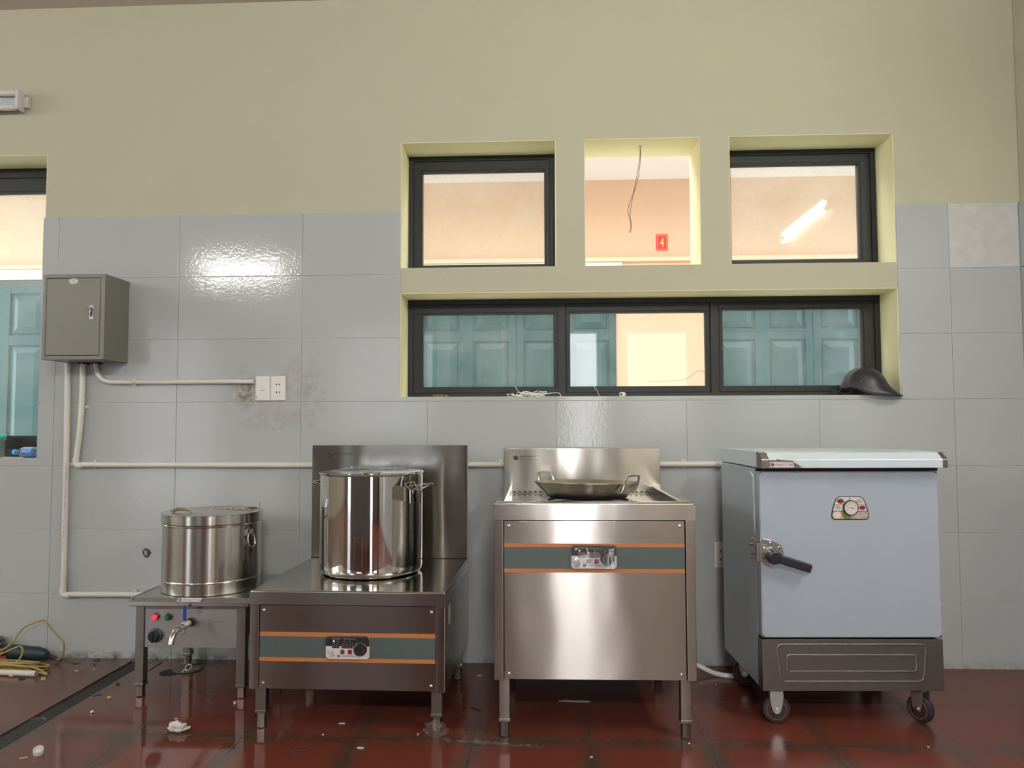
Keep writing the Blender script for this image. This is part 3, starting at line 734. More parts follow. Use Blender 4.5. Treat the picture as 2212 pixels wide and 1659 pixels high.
# crumpled wrap laid over the lid
def crumple(name, mat, verts, amp, loc, parent=None, n=10, m=6, thick=.0003):
    (ax, ay), (bx, by) = verts; g = G(); rows = []
    for j in range(m+1):
        rows.append([(ax+(bx-ax)*i/n+random.uniform(-1, 1)*amp*.8, ay+(by-ay)*j/m+random.uniform(-1, 1)*amp*.8, random.uniform(0.0005, amp)) for i in range(n+1)])
    g.loft(rows, close=False); o = g.out(name, mat, parent, 180)
    o.location = loc; md = o.modifiers.new('thickness', 'SOLIDIFY'); md.thickness = thick; return o
o = crumple('plastic_wrap', 'glass_wrap', ((-.15, -.02), (.13, .14)), .008, (.455, -.41, SH+PH+.0095), n=14, m=8); o.rotation_euler = (0, 0, -.15)
tag(o, 'crumpled clear wrap lying over the lid of the stockpot', 'plastic wrap')

# ---- tall stove on the right with recessed tray
TW, TD, TH = .700, .717, .820
s2, b2 = stove('tall steel induction stove with recessed tray and low splashback, under the wok', (1.3225, -.837, 0), R(.88), TW, TD, TH, .206, .063, .985, 'high',
               (.6625, .6745, .5745, .5875), (-.001, .6275, True))
hw = TW/2
g = G()   # rim of the top: front lip, side rims, sunken tray
g.box(-hw-.002, hw+.002, -.002, .045, TH-.063, TH, .009, 4)
for s in (-1, 1):
    x_o, x_i = s*(hw+.002), s*(hw-.040)
    g.prism([(x_o, TH-.063), (x_o, TH-.003), (x_o-s*.003, TH), (x_i+s*.006, TH-.001), (x_i, TH-.006), (x_i, TH-.05)] if s > 0 else [(x_i, TH-.05), (x_i, TH-.006), (x_i+s*.006, TH-.001), (x_o-s*.003, TH), (x_o, TH-.003), (x_o, TH-.063)], .040, TD+.02, 'xz')
g.box(-hw+.03, hw-.03, .02, TD+.02, TH-.045, TH-.036)
wt = g.out('worktop', 'steel_top', s2)
g = G(); g.box(-hw-.0022, hw+.0022, -.0025, -.0010, TH-.063, TH-.009, .0004); g.out('front_lip', 'steel_lip', wt)
g = G(); g.box(-hw+.003, hw-.001, TD, TD+.036, TH-.06, .984, .0015); sp = g.out('splashback', 'steel_splash', s2)
emblem(-hw+.049+.008, TD-.0002, .942, .0105, sp, 'ink', 'ink', 'steel_dull')
text('VINAKITCHEN.NET', .0115, -hw+.049+.024, TD-.0002, .9435, 'ink', sp, sx=.80); text('Chuyên thiết bị bếp công nghiệp', .0065, -hw+.049+.024, TD-.0002, .9335, 'greyink', sp, sx=.95)
g = G()
for k in range(26): g.box(-hw+.045+k*.0235, -hw+.045+k*.0235+.011, TD-.001, TD+.001, TH-.030, TH-.026)
g.out('vent_slots', 'dark_gap', sp)
g = G(); g.box(-hw+.040, hw-.040, TD-.0012, TD+.001, TH-.0345, TH-.0325); g.out('seam', 'dark_gap', sp)
g = G(); g.lathe([(.175, 0), (.178, .004), (.176, .010), (.168, .012), (.160, .011), (.158, .006), (0, .005)], (0, .335, TH-.036), n=64); g.out('hob_ring', 'ring', wt)
# wok
wk = thing('wok', 'wide shallow steel wok with two loop handles on the tall stove', 'wok', (1.3145, -.500, TH-.0195), R(-40))
wk.rotation_euler = (Matrix.Rotation(R(-2.0), 3, 'X') @ Matrix.Rotation(R(.5), 3, 'Y') @ Matrix.Rotation(R(-40), 3, 'Z')).to_euler()
g = G(); WR = .208; WB = .156; WH = .064
g.lathe([(0, 0), (WB-.02, 0), (WB, .006), (WB+.012, .022), (WR-.004, WH-.004), (WR, WH), (WR-.002, WH+.001), (WR-.006, WH-.003), (WB+.009, .024), (WB-.004, .009), (0, .003)], n=96)
g.out('pan', 'steel_wok', wk, 40)
for s in (-1, 1):
    g = G(); pts = []
    for q, yy, zz, rr in ((-1, .046, .033, .1925), (-1, .045, .050, .202), (-1, .043, .076, .213), (-1, .038, .090, .218), (-1, .024, .095, .220), (1, .024, .095, .220), (1, .038, .090, .218), (1, .043, .076, .213), (1, .045, .050, .202), (1, .046, .033, .1925)):
        pts.append((s*rr, q*yy, zz))
    g.tube(pts, .0045, 10, 4)
    for q in (-1, 1):
        A = Matrix.Translation((s*.1915, q*.047, .039)) @ Matrix.Rotation(s*R(30), 4, 'Y') @ Matrix.Rotation(q*s*R(11), 4, 'Z')
        g.box(-.002, .002, -.008, .008, -.013, .018, .0015, mat=A)
    h = g.out('handle', 'chrome', wk)

# ---- steaming cabinet on castors
cb = thing('steaming_cabinet', 'rice steaming cabinet in bluish film on castors with black lever latch', 'cabinet', (2.2615, -.670, 0), R(2.2))
cw = .325; BB, BT = .128, .926
g = G(); g.box(-cw, cw, .056, .515, BB, BT, .002); g.out('body', 'film_side', cb)
g = G(); g.box(-cw+.004, cw-.002, .046, .057, .312, BT-.002); g.out('door_gap_slab', 'dark_gap', cb)  # dark slab filling the gap between body and door
g = G()
z0, z1 = .3165, .9165
g.prism(rrect(-cw, cw, z0, z1, .004, 3), 0, .046, 'xz', .0025); dr = g.out('door', 'film', cb)
for sx in (-1, 1):
    for zz, sz in ((z0, 1), (z1, -1)):
        x_ = sx*(cw-.001); g = G(); g.prism([(x_, zz+sz*.001), (x_-sx*.013, zz+sz*.001), (x_, zz+sz*.012)], -.0004, .0002, 'xz'); g.out('bare_corner', 'steel_dull', dr)
# scuff in the film, top left
g = G(); g.tube([(-.185, -.0002, .905), (-.19, -.0002, .895), (-.18, -.0002, .887), (-.155, -.0002, .884), (-.130, -.0002, .882)], .0008, 5, 4); g.out('film_crease', 'film_white', dr)
g = G(); g.box(-cw, cw+.004, .003, .055, .125, .309, .0015); bs = g.out('base_panel', 'steel_base', cb)
def rr_ridge(g, x0, x1, z0, z1, r, y, w=.005, taper=0):
    p = rrect(x0, x1, z0, z1, r, 6); p = [(u+(taper if u < 0 else -taper)*(z1-v)/(z1-z0), v) for u, v in p]
    g.tube([(u, y, v) for u, v in p], w, 12, 1, closed=True)
g = G(); rr_ridge(g, -.272, .270, .158, .290, .018, .0089, .0068, .014); g.out('outer_ridge', 'steel_base', bs, 60)
g = G(); rr_ridge(g, -.235, .232, .194, .252, .010, .0089, .0068, 0); g.out('inner_ridge', 'steel_base', bs, 60)
# canopy with sloped front
g = G(); g.prism([(.520, .932), (.520, .986), (.0, .9885), (-.014, .985), (-.046, .963), (-.048, .960), (-.048, .933), (-.046, .931)], -cw-.004, cw+.012, 'yz'); cn = g.out('canopy', 'film_white', cb, 20)
for s, a, b in ((-1, -cw-.0048, -cw+.022), (1, cw-.004, cw+.0128)):
    g = G(); g.prism([(.012, .9893), (-.0145, .9858), (-.0468, .9638), (-.0488, .960), (-.0488, .9325), (-.03, .9320), (.012, .9320)], a, b, 'yz'); g.out('corner_cap', 'steel_dull', cn, 20)
g = G(); g.prism([(-cw+.022, .9325), (-cw+.022, .9615), (-cw+.048, .9610), (-cw+.062, .957), (-cw+.100, .956), (-cw+.118, .943), (-cw+.130, .9325)], -.0488, -.0482, 'xz'); g.out('bare_patch', 'steel_dull', cn)
g = G(); rows = []
edge = [(-cw+.045, .962), (-cw+.062, .957), (-cw+.082, .9575), (-cw+.102, .9565), (-cw+.112, .946), (-cw+.122, .940), (-cw+.134, .932)]
g.loft([[(u, -.0490, v) for u, v in edge], [(u+.003, -.054+.002*math.sin(i*2.1), v+.003+.002*math.sin(i*1.7)) for i, (u, v) in enumerate(edge)], [(u+.012, -.0488, v+.006) for u, v in edge]], close=False)
o = g.out('peeled_film', 'film_white', cn, 60); o.modifiers.new('thickness', 'SOLIDIFY').thickness = .0003
g = G(); g.box(-cw+.0245, -cw+.111, -.0494, -.0488, .9345, .9535); npl = g.out('nameplate', 'white_print', cn)
emblem(-cw+.0325, -.0494, .944, .0068, npl); text('VINAKITCHEN', .0128, -cw+.0415, -.0494, .9395, 'darkred', npl, sx=.86)
g = G(); g.box(-cw+.02, cw, -.004, .03, .9185, .9312); g.out('canopy_shadow_gap', 'dark_gap', cn)
# torn film hanging on the left edge
g = G(); tear = [(.10, .915), (.065, .90), (.070, .885), (.058, .86), (.062, .84), (.060, .79), (.058, .73), (.060, .70), (.057, .68)]
g.loft([[(-cw-.0005, y, z) for y, z in tear], [(-cw-.004-.002*math.sin(i*2.3), y+.006, z-.004) for i, (y, z) in enumerate(tear)]], close=False)
o = g.out('torn_film', 'film_white', cb, 60); o.modifiers.new('thickness', 'SOLIDIFY').thickness = .0004
# latch on the left: keeper on the side, plate and black lever on the door
g = G(); A = Matrix.Translation((0, 0, 0))
g.box(-cw-.0035, -cw, .060, .098, .585, .672, .0015); kp = g.out('latch_keeper', 'chrome', cb)
g = G()
for y, z in ((.084, .658), (.096, .638), (.084, .606)):
    g.cyl((-cw-.0135, y, z), .0062, .010, 'x', 12, bev=.001)
g.out('keeper_bolt', 'chrome', kp)
g = G(); g.box(-cw-.020, -cw-.002, -.022, .006, .5935, .660, .002); g.box(-cw-.006, -cw, .0, .062, .5955, .656, .001)
g.box(-cw-.006, -cw+.020, -.010, -.001, .597, .652, .002); lb = g.out('latch_bracket', 'chrome', cb)
g = G(); g.box(-cw-.018, -cw-.004, -.020, -.004, .6598, .6606); g.out('bracket_opening', 'dark_gap', lb)
g = G()
for z in (.610, .640): g.lathe([(.0055, 0), (.005, -.003), (.002, -.005), (0, -.0052)], (-cw+.008, -.010, z), 'y', 12)
g.out('rivet', 'chrome', lb)
lx, lz = -cw+.036, .6115
g = G(); g.prism([(-cw+0.0020, .670), (-cw+0.0100, .6735), (-cw+0.0380, .666), (-cw+0.0660, .654), (-cw+0.0790, .640), (-cw+0.0820, .622), (-cw+0.0800, .604), (-cw+0.0560, .588), (-cw+0.0260, .574), (-cw+0.0120, .576), (-cw+0.0030, .588)], -.006, 0, 'xz', .0018); lp = g.out('latch_plate', 'chrome', cb)
g = G()
for x, z in ((.035, .657), (.066, .641), (.036, .588)): g.lathe([(.0055, 0), (.0055, -.001), (.003, -.002), (0, -.002)], (-cw+x, -.006, z), 'y', 12)
g.out('plate_screw', 'chrome', lp)
g = G(); g.lathe([(.0275, 0), (.0275, -.004), (.026, -.007), (.025, -.012)], (lx-.004, -.006, lz+.004), 'y', 32); g.out('latch_boss', 'chrome', lp)
A = Matrix.Translation((lx, -.040, lz)) @ Matrix.Rotation(R(17.5), 4, 'Y')
g = G(); g.lathe([(.024, .024), (.026, .020), (.0265, 0), (.024, -.010), (.018, -.013), (0, -.0132)], (0, 0, 0), 'y', 32, mat=A)
g.box(.010, .138, -.009, .011, -.0155, .0155, .006, 4, mat=A @ Matrix.Rotation(R(0), 4, 'Y'))
g.out('latch_lever', 'black', cb, 25)
# thermometer sticker
tx, tz = .0035, .784
g = G()
plate = [(-.069, -.030), (-.066, -.040), (-.058, -.0435), (.058, -.0435), (.066, -.040), (.069, -.030), (.066, -.010), (.057, .020), (.050, .034), (.038, .0415), (-.038, .0415), (-.050, .034), (-.057, .020), (-.066, -.010)]
g.prism([(tx+u, tz+v) for u, v in plate], -.0016, 0, 'xz'); th = g.out('thermometer_plate', 'ink', dr)
def scaled(poly, k): return [(tx+u*k, tz+v*k) for u, v in poly]
g = G(); g.prism(scaled([(-.0655, -.0118), (.0655, -.0118), (.057, .020), (.050, .034), (.038, .0415), (-.038, .0415), (-.050, .034), (-.057, .020)], .945), -.0020, -.0016, 'xz'); pic = g.out('picture_field', 'white_print', th)
g = G(); g.prism([(tx-.0620, tz-.0135), (tx-.0655, tz-.030), (tx-.060, tz-.0405), (tx-.002, tz-.0405), (tx-.002, tz-.0135)], -.0020, -.0016, 'xz'); g.out('picture_field', 'tan', th)
g = G(); g.prism([(tx-.032, tz-.0135), (tx-.024, tz-.0400), (tx-.003, tz-.0400), (tx-.003, tz-.0135)], -.0023, -.0020, 'xz'); g.out('leaf_picture', M.setdefault('leafgreen', plain('leaf_green', (.16, .20, .04), .5, var=.5, vs=220)), th)
g = G(); g.prism([(tx+.001, tz-.0405), (tx+.060, tz-.0405), (tx+.0655, tz-.030), (tx+.0635, tz-.0135), (tx+.001, tz-.0135)], -.0020, -.0016, 'xz'); g.out('picture_field', M.setdefault('bun', plain('pale_bun_picture', (.42, .36, .31), .5, var=.6, vs=150)), th)
for (dx, dz, rx, rz, mm) in ((-.034, .024, .013, .009, 'darkred'), (.034, .024, .013, .008, 'bun'), (-.045, .000, .012, .007, 'bun'), (.045, .000, .012, .0075, 'red'), (-.047, -.026, .014, .0125, 'white_print')):
    g = G(); g.prism([(tx+dx+rx*math.cos(2*PI*k/18)*(1+.12*math.sin(5*k)), tz+dz+rz*math.sin(2*PI*k/18)*(1+.12*math.cos(3*k))) for k in range(18)], -.0026, -.0020, 'xz'); g.out('food_picture', mm, th)
g = G()
g.box(tx-.0008, tx+.0008, -.0025, -.0020, tz+.026, tz+.039); g.box(tx-.060, tx-.026, -.0025, -.0020, tz+.0105, tz+.0118); g.box(tx+.026, tx+.060, -.0025, -.0020, tz+.0105, tz+.0118); g.out('divider_lines', 'ink', th)
g = G(); g.lathe([(.0272, 0), (.0272, -.010), (.0262, -.012), (.0250, -.012), (.0245, -.009), (0, -.009)], (tx, -.0018, tz+.001), 'y', 48); dl = g.out('dial_bezel', 'black', th)
g = G(); g.cyl((tx, -.0116, tz+.001), .0246, .0008, 'y', 40); g.out('dial_face', 'fixture', dl)
g = G(); A = Matrix.Translation((tx, -.0120, tz+.001)) @ Matrix.Rotation(R(14), 4, 'Y')
g.prism([(-.018, 0), (.002, .0008), (.009, .0014), (.009, -.0014), (.002, -.0008)], -.0004, .0, 'xz'); bmesh.ops.transform(g.b, matrix=A, verts=g.b.verts)
for k in range(-4, 12):
    a = R(20*k); g.box(-.0003, .0003, -.0003, 0, .0195, .0225, mat=Matrix.Translation((tx, -.0117, tz+.001)) @ Matrix.Rotation(a-R(60), 4, 'Y'))
g.out('needle', 'ink', dl)
for k, s_ in enumerate(('20', '40', '60', '80', '100', '120')):
    a = R(205-k*44); text(s_, .0045, tx+.0150*math.cos(a), -.0117, tz+.001+.0150*math.sin(a)-.0015, 'greyink', dl, ext=.0001, align='CENTER')
text('°C', .0055, tx, -.0117, tz-.0095, 'greyink', dl, ext=.0001, align='CENTER')
# hinge screws on the right edge
g = G()
for z in (.862, .815, .463, .413): g.lathe([(.0055, 0), (.005, .004), (0, .006)], (cw, .040, z), 'x', 12)
g.out('hinge_screw', 'chrome', cb)
g = G(); g.box(cw, cw+.002, .03, .05, .375, .475); g.out('hinge', 'steel_dull', cb)
# castors
def castor(x, y, rot, brake=False):
    A = Matrix.Translation((x, y, 0)) @ Matrix.Rotation(rot, 4, 'Z'); r = .0495; ox = .0
    g = G(); g.lathe([(.012, -.014), (r-.010, -.014), (r-.003, -.012), (r, -.006), (r, .006), (r-.003, .012), (r-.010, .014), (.012, .014)], (0, 0, 0), 'y', 48, mat=Matrix.Rotation(0, 4, 'Z'))
    bmesh.ops.transform(g.b, matrix=A @ Matrix.Translation((0, 0, r)), verts=g.b.verts)
    wh = g.out('castor_wheel', 'black_matt', cb)
    for q in (-1, 1):
        g = G(); g.tube([(.0345*math.cos(2*PI*k/36), q*.0142, .0345*math.sin(2*PI*k/36)) for k in range(36)], .0011, 6, 1, closed=True)
        bmesh.ops.transform(g.b, matrix=A @ Matrix.Translation((0, 0, r)), verts=g.b.verts); g.out('red_ring', 'redring', wh)
    g = G()
    for q in (-1, 1):
        pl = [(-.022, .122), (.022, .122), (.024, .100), (.019, .065), (.013, .046), (.006, .038), (-.006, .038), (-.013, .046), (-.019, .065), (-.024, .100)]
        g.prism(pl, q*.018, q*.0205, 'xz')
    g.box(-.024, .024, -.0205, .0205, .1165, .1245, .001); g.cyl((0, 0, .112), .020, .013, 'z', 24)
    bmesh.ops.transform(g.b, matrix=A, verts=g.b.verts); fk = g.out('castor_fork', 'zinc', cb)
    g = G(); g.cyl((0, -.027, r), .0075, .054, 'y', 6); g.cyl((0, -.0235, r), .010, .047, 'y', 20)
    bmesh.ops.transform(g.b, matrix=A, verts=g.b.verts); g.out('axle_bolt', 'chrome', fk)
    if brake:
        g = G(); g.prism([(-.058, .098), (-.060, .104), (-.020, .118), (.012, .116), (.012, .108), (-.022, .108)], -.022, .022, 'xz', .0015)
        bmesh.ops.transform(g.b, matrix=A, verts=g.b.verts); g.out('brake_pedal', 'zinc', fk)
castor(-.268, .040, R(-8)); castor(.262, .045, R(-62), True); castor(-.262, .440, R(-20)); castor(.262, .440, R(15))

# ------------------------------------------------------------------ soup urn and its stand
stx = -.2735; sy0 = -.520; stop = .4015
tb = thing('urn_stand', 'square steel stand with lamps, dial and tap under the drum-shaped urn', 'stand', (stx, sy0, 0), 0)
hw = .245
g = G()
g.prism([(.0, stop-.032), (-.002, stop-.030), (-.002, stop-.0145), (0, stop-.0125), (.012, stop), (.485, stop), (.485, stop-.02), (.480, stop-.02), (.48, stop-.004), (.012, stop-.005), (.003, stop-.015), (.003, stop-.032)], -hw, hw, 'yz')
for s in (-1, 1): g.prism([(s*hw, stop-.032), (s*hw, stop-.0135), (s*(hw-.012), stop), (s*(hw-.016), stop), (s*(hw-.004), stop-.015), (s*(hw-.004), stop-.032)], .001, .484, 'xz')
tt = g.out('table_top', 'steel_stand', tb, 20)
for s in (-1, 1):
    for y in (.050, .450): adj_leg(tb, s*(hw-(.031 if s < 0 else .043)), y, stop-.012, .036, .055)
g = G(); g.box(-hw+.050, hw-.062, .036, .042, .197, stop-.050, .001); fp = g.out('control_box_front', 'steel_panel', tb)
g = G(); g.box(-hw+.064, -hw+.068, .043, .40, .215, stop-.012); g.box(hw-.068, hw-.064, .043, .40, .215, stop-.012); g.box(-hw+.064, hw-.064, .396, .400, .215, stop-.012); g.box(-hw+.064, hw-.064, .043, .40, .215, .218); g.out('control_box', 'steel_dull', tb)
g = G(); g.box(-hw+.024, hw-.030, .035, .047, stop-.049, stop-.012); g.out('top_rail', 'steel_dull', tb)
bx = -hw+.051
def lamp(dx, z, lens):
    g = G(); g.lathe([(.0135, 0), (.0140, -.004), (.0135, -.010), (.0115, -.010)], (bx+dx, .036, z), 'y', 28); c_ = g.out('pilot_lamp_collar', 'black', fp)
    g = G(); g.lathe([(.0112, .0), (.0112, -.014), (.0100, -.017), (0, -.0175)], (bx+dx, .036, z), 'y', 28); g.out('pilot_lamp_lens', lens, c_)
lamp(.044, .320, 'red_lit'); lamp(.0965, .320, 'green')
kx, kz = bx+.0450, .246
g = G(); g.lathe([(.0275, 0), (.0285, -.004), (.0270, -.008), (.022, -.010), (.0205, -.026), (.019, -.028), (0, -.028)], (kx, .036, kz), 'y', 40); g.box(kx-.0045, kx+.0045, .002, .012, kz-.022, kz+.022, .003); kn = g.out('thermostat_knob', 'black', fp)
g = G()
for k in range(9):
    a = R(140-k*25); A = Matrix.Translation((kx+.0245*math.cos(a), .0270, kz+.0245*math.sin(a))) @ Matrix.Rotation(-a+R(90), 4, 'Y'); g.box(-.0007, .0007, -.0004, .0004, -.0022, .0022, mat=A)
g.cyl((kx-.002, .0072, kz-.001), .0038, .001, 'y', 16); g.out('dial_marks', 'fixture', kn)
# spec sticker (no QR code)
g = G(); g.box(bx+.255, bx+.358, .0357, .036,   .245, .330); sk = g.out('specification_sticker', 'steel_panel', fp)
for k, (s_, dx, dz, sz) in enumerate((('TỦ NẤU PHỞ ĐIỆN CÔNG NGHIỆP', .012, 0.301, .0042), ('Model:', .004, 0.292, .0040), ('VNK - NP60', .066, 0.292, .0040), ('Điện áp / Công suất:', .004, 0.284, .0040), ('220V / 380V - 9KW', .066, 0.284, .0036), ('Capacity: 60L', .004, 0.276, .0040), ('Made in Viet Nam', .004, 0.268, .0040), ('Thiết bị bếp công nghiệp', .004, 0.260, .0036))):
    text(s_, sz, bx+.255+dx, .0357, dz, 'greyink', sk, ext=.0001)
FR = Matrix.Translation((0, .005, stop-.0068)) @ Matrix.Rotation(R(41.8), 4, 'X')
g = G(); g.prism([(bx+.146, -.0088), (bx+.150, .0088), (bx+.246, .0088), (bx+.242, -.0088)], .0002, .0007, 'xy')
bmesh.ops.transform(g.b, matrix=FR, verts=g.b.verts); nm = g.out('nameplate', 'white_print', tt)
tx_ = text('VINAKITCHEN', .0135, 0, 0, 0, 'darkred', nm, sx=.95, shear=.2, rot=Matrix.Identity(4)); tx_.data.transform(FR @ Matrix.Translation((bx+.166, -.0048, .0008)))
g = G(); g.lathe([(0, .0007), (.0066, .0007), (.0066, .0012), (0, .0012)], (bx+.158, 0, 0), 'z', 24); g.mi = 1; g.tube([(bx+.1525, -.001, .0013), (bx+.157, -.0035, .0013), (bx+.161, 0, .0013), (bx+.1595, .006, .0013)], .0007, 4, 3)
bmesh.ops.transform(g.b, matrix=FR, verts=g.b.verts); g.out('emblem', ['darkred', 'white_print'], nm)
# tap
qx, qz = bx+.191, .3005
g = G(); g.cyl((qx, .024, qz), .0175, .012, 'y', 28, bev=.002); g.out('tap_seal', 'black', fp)
g = G()
g.tube([(qx, .012, qz), (qx-.001, -.02, qz), (qx-.002, -.06, qz-.001)], .0120, 20, 4)
g.tube([(qx-.002, -.058, qz-.001), (qx-.003, -.085, qz-.004), (qx-.004, -.108, qz-.020), (qx-.005, -.120, qz-.047)], .0118, 20, 6)
g.cyl((qx-.0015, -.035, qz), .0145, .030, 'y', 6); g.cyl((qx-.002, -.066, qz-.002), .0148, .012, 'y', 20, bev=.002)
g.cyl((qx-.0015, -.02, qz+.004), .0062, .020, 'z', 14)
g.tube([(qx+.004, -.028, qz-.008), (qx+.012, -.034, qz-.016), (qx+.008, -.045, qz-.026), (qx+.002, -.047, qz-.024)], .0030, 8, 4)
tp = g.out('tap', 'chrome', fp)
g = G(); g.prism([(qx-.0065, qz+.018), (qx+.0060, qz+.018), (qx+.0062, qz+.070), (qx+.001, qz+.080), (qx-.0052, qz+.076), (qx-.0070, qz+.04)], -.026, -.020, 'xz', .0015); g.out('tap_lever', 'blue', tp)

# urn
ux, uy = -.2765, -.305; ur = .1990
un = thing('soup_urn', 'double-walled steel soup urn with half-hinged flat lid and ring handles', 'urn', (ux, uy, stop+.0005), 0)
uh = .281
g = G(); g.lathe([(0, 0), (ur-.004, 0), (ur-.001, .002), (ur-.001, .045), (ur, .048), (ur+.0012, .050), (ur, .052), (ur-.001, .055), (ur-.001, uh-.010), (ur+.0015, uh-.006), (ur+.002, uh-.003), (ur, uh), (ur-.004, uh), (0, uh)], n=128)
g.out('drum', 'steel_urn', un, 40)
g = G(); g.lathe([(ur+.004, uh+.003), (ur+.004, uh+.038), (ur+.0075, uh+.0395), (ur+.0075, uh+.041), (ur+.003, uh+.0425), (0, uh+.0425), (0, uh+.004)], n=128); lid = g.out('lid', 'steel_urn', un, 35)
lt = uh+.0425
# hinge across the lid: from upper left to right
g = G(); hx0, hy0, hx1, hy1 = -.052, .110, .165, .015
n_ = 27; L_ = math.hypot(hx1-hx0, hy1-hy0); ha = math.atan2(hy1-hy0, hx1-hx0)
for k in range(n_):
    A = Matrix.Translation((hx0, hy0, lt)) @ Matrix.Rotation(ha, 4, 'Z')
    r_ = .0042 if k % 2 else .0034
    g.cyl((k*L_/n_+.0004, 0, .0025), r_, L_/n_-.0010, 'x', 12, mat=None)
bmesh.ops.transform(g.b, matrix=Matrix.Translation((hx0, hy0, lt)) @ Matrix.Rotation(ha, 4, 'Z'), verts=g.b.verts)
g.out('piano_hinge', 'steel_dull', lid)
g = G()
pts = []
for k in range(13):
    a = PI*k/12; pts.append((-.095-.048*math.cos(a), -.085+.012*math.cos(a), lt+.001+.015*math.sin(a)))
g.tube([(x-.0, y, z) for x, y, z in pts], .009, 8, 2, flat=.25); g.out('lid_handle', 'steel_dull', lid)
g = G(); g.cyl((.130, .105, lt), .022, .0006, 'z', 28); g.out('vent_hole', 'dark_gap', lid)
g = G(); g.tube([(.135, .060, lt+.001), (.165, .058, lt+.002), (.178, .06, lt+.003), (.180, .06, lt+.020), (.182, .06, lt+.034)], .0012, 6, 2); g.out('wire_pin', 'steel_dull', lid)
for ang in (-22, 165):
    A = Matrix.Rotation(R(ang), 4, 'Z')
    g = G(); g.box(ur-.003, ur+.014, -.017, .017, uh-.052, uh-.030, .002, mat=A); g.box(ur+.006, ur+.016, -.021, -.007, uh-.048, uh-.026, .002, mat=A); g.box(ur+.006, ur+.016, .007, .021, uh-.048, uh-.026, .002, mat=A)
    hb = g.out('handle_bracket', 'chrome', un)
    g = G(); P = [(ur+.014+.010*(1-math.cos(2*PI*k/20))*.5, .020*math.sin(2*PI*k/20), uh-.068+.030*math.cos(2*PI*k/20)) for k in range(20)]
    g.tube([A @ Vector(p) for p in P], .0028, 8, 1, closed=True); g.out('ring_handle', 'chrome', hb)

# ------------------------------------------------------------------ distribution box and conduits
bxx = thing('electrical_box', 'grey-green metal distribution box hung on the tiles beside the left window', 'electrical box', (-1.0, 0, 1.59), 0)
X0, X1, Z0, Z1, DP = -.132, .158, -.200, .190, -.200
g = G(); g.box(X0, X1, DP+.008, -.002, Z0, Z1, .002); g.box(X0, X1, DP, DP+.010, Z1-.017, Z1, .0012); g.box(X0, X1, DP, DP+.010, Z0, Z0+.017, .0012)
g.box(X0, X0+.015, DP, DP+.010, Z0+.016, Z1-.016, .0012); g.box(X1-.020, X1, DP, DP+.010, Z0+.016, Z1-.016, .0012); g.out('enclosure', 'boxgrey', bxx)
g = G(); g.box(X0+.015, X1-.020, DP+.006, DP+.009, Z0+.017, Z1-.017); g.out('door_gap', 'dark_gap', bxx)
g = G(); g.box(X0+.0175, X1-.0225, DP-.0005, DP+.007, Z0+.0195, Z1-.0195, .0012); dd = g.out('door', 'boxgrey', bxx)
dx, dz = .098, .014
g = G(); g.box(dx-.0095, dx+.0095, DP-.004, DP, dz-.0325, dz+.0325, .0012); lk = g.out('latch_plate', 'chrome', dd)
g = G(); g.box(dx-.0062, dx+.0062, DP-.0045, DP-.003, dz-.0190, dz+.0225); g.out('latch_slot', 'ink', lk)
g = G(); g.box(dx-.0062, dx+.0058, DP-.006, DP-.0044, dz-.0190, dz-.0060, .001); g.out('latch_button', 'darkred', lk)
g = G(); g.cyl((dx, DP-.010, dz+.0125), .0052, .006, 'y', 16); g.tube([(dx, DP-.014, dz+.0125), (dx-.008, DP-.017, dz+.0130), (dx-.017, DP-.016, dz+.0130)], .0017, 6, 2); g.cyl((dx, DP-.008, dz+.003), .004, .003, 'y', 12); g.out('key', 'steel_dull', lk)
ex, ez = .010, .1575
g = G(); g.lathe([(.0225, 0), (.0225, -.0008), (0, -.0010)], (ex, DP-.0005, ez), 'y', 40, mat=Matrix.Diagonal((1, 1, .60, 1))); bd = g.out('oval_badge', 'fixture', dd)
g = G(); g.tube([(ex+.0205*math.cos(2*PI*k/40), DP-.0016, ez+.0122*math.sin(2*PI*k/40)) for k in range(40)], .0003, 4, 1, closed=True)
hexa = [(ex+.0062*math.cos(R(60*k)), DP-.0016, ez-.001+.0055*math.sin(R(60*k))) for k in range(6)]; g.tube(hexa, .0004, 4, 1, closed=True); g.out('badge_outline', 'greyink', bd)
text('LA', .006, ex, DP-.0016, ez-.003, 'greyink', bd, align='CENTER', ext=.0001); text('SÀN PHẨM', .0034, ex, DP-.0016, ez+.0068, 'greyink', bd, align='CENTER', ext=.0001)
g = G(); g.box(-.07, -.025, -.03, -.004, Z0-.006, Z0, .001); g.box(-.005, .035, -.03, -.004, Z0-.005, Z0, .001); g.out('cable_entry', 'dark_gap', bxx)

def clip(parent, x, z, vert, r, mat='conduit'):
    g = G()
    if vert: g.box(x-r-.002, x+r+.014, -.010, -.0005, z-.008, z+.008, .002)
    else: g.box(x-.008, x+.008, -.012, -.0005, z-r-.007, z+r+.007, .002); g.tube([(x, -.004, z-r-.003), (x, -.018-r*.3, z-r*.7), (x, -.015-r, z), (x, -.018-r*.3, z+r*.7), (x, -.004, z+r+.003)], .004, 6, 3)
    g.out('pipe_clip', mat, parent)
def elbow(g, p, a, b, r):
    g.tube([tuple(p[i]+a[i]*.032 for i in range(3)), tuple(p[i]+a[i]*.014 for i in range(3)), tuple(p[i]+(a[i]+b[i])*.004 for i in range(3)), tuple(p[i]+b[i]*.014 for i in range(3)), tuple(p[i]+b[i]*.034 for i in range(3))], r, 16, 4)
ztop = 1.389
c1 = thing('conduit', 'pale plastic conduit from the box down and right to the socket pair', 'conduit', (0, 0, 0), 0, 'conduits on the tiled wall')
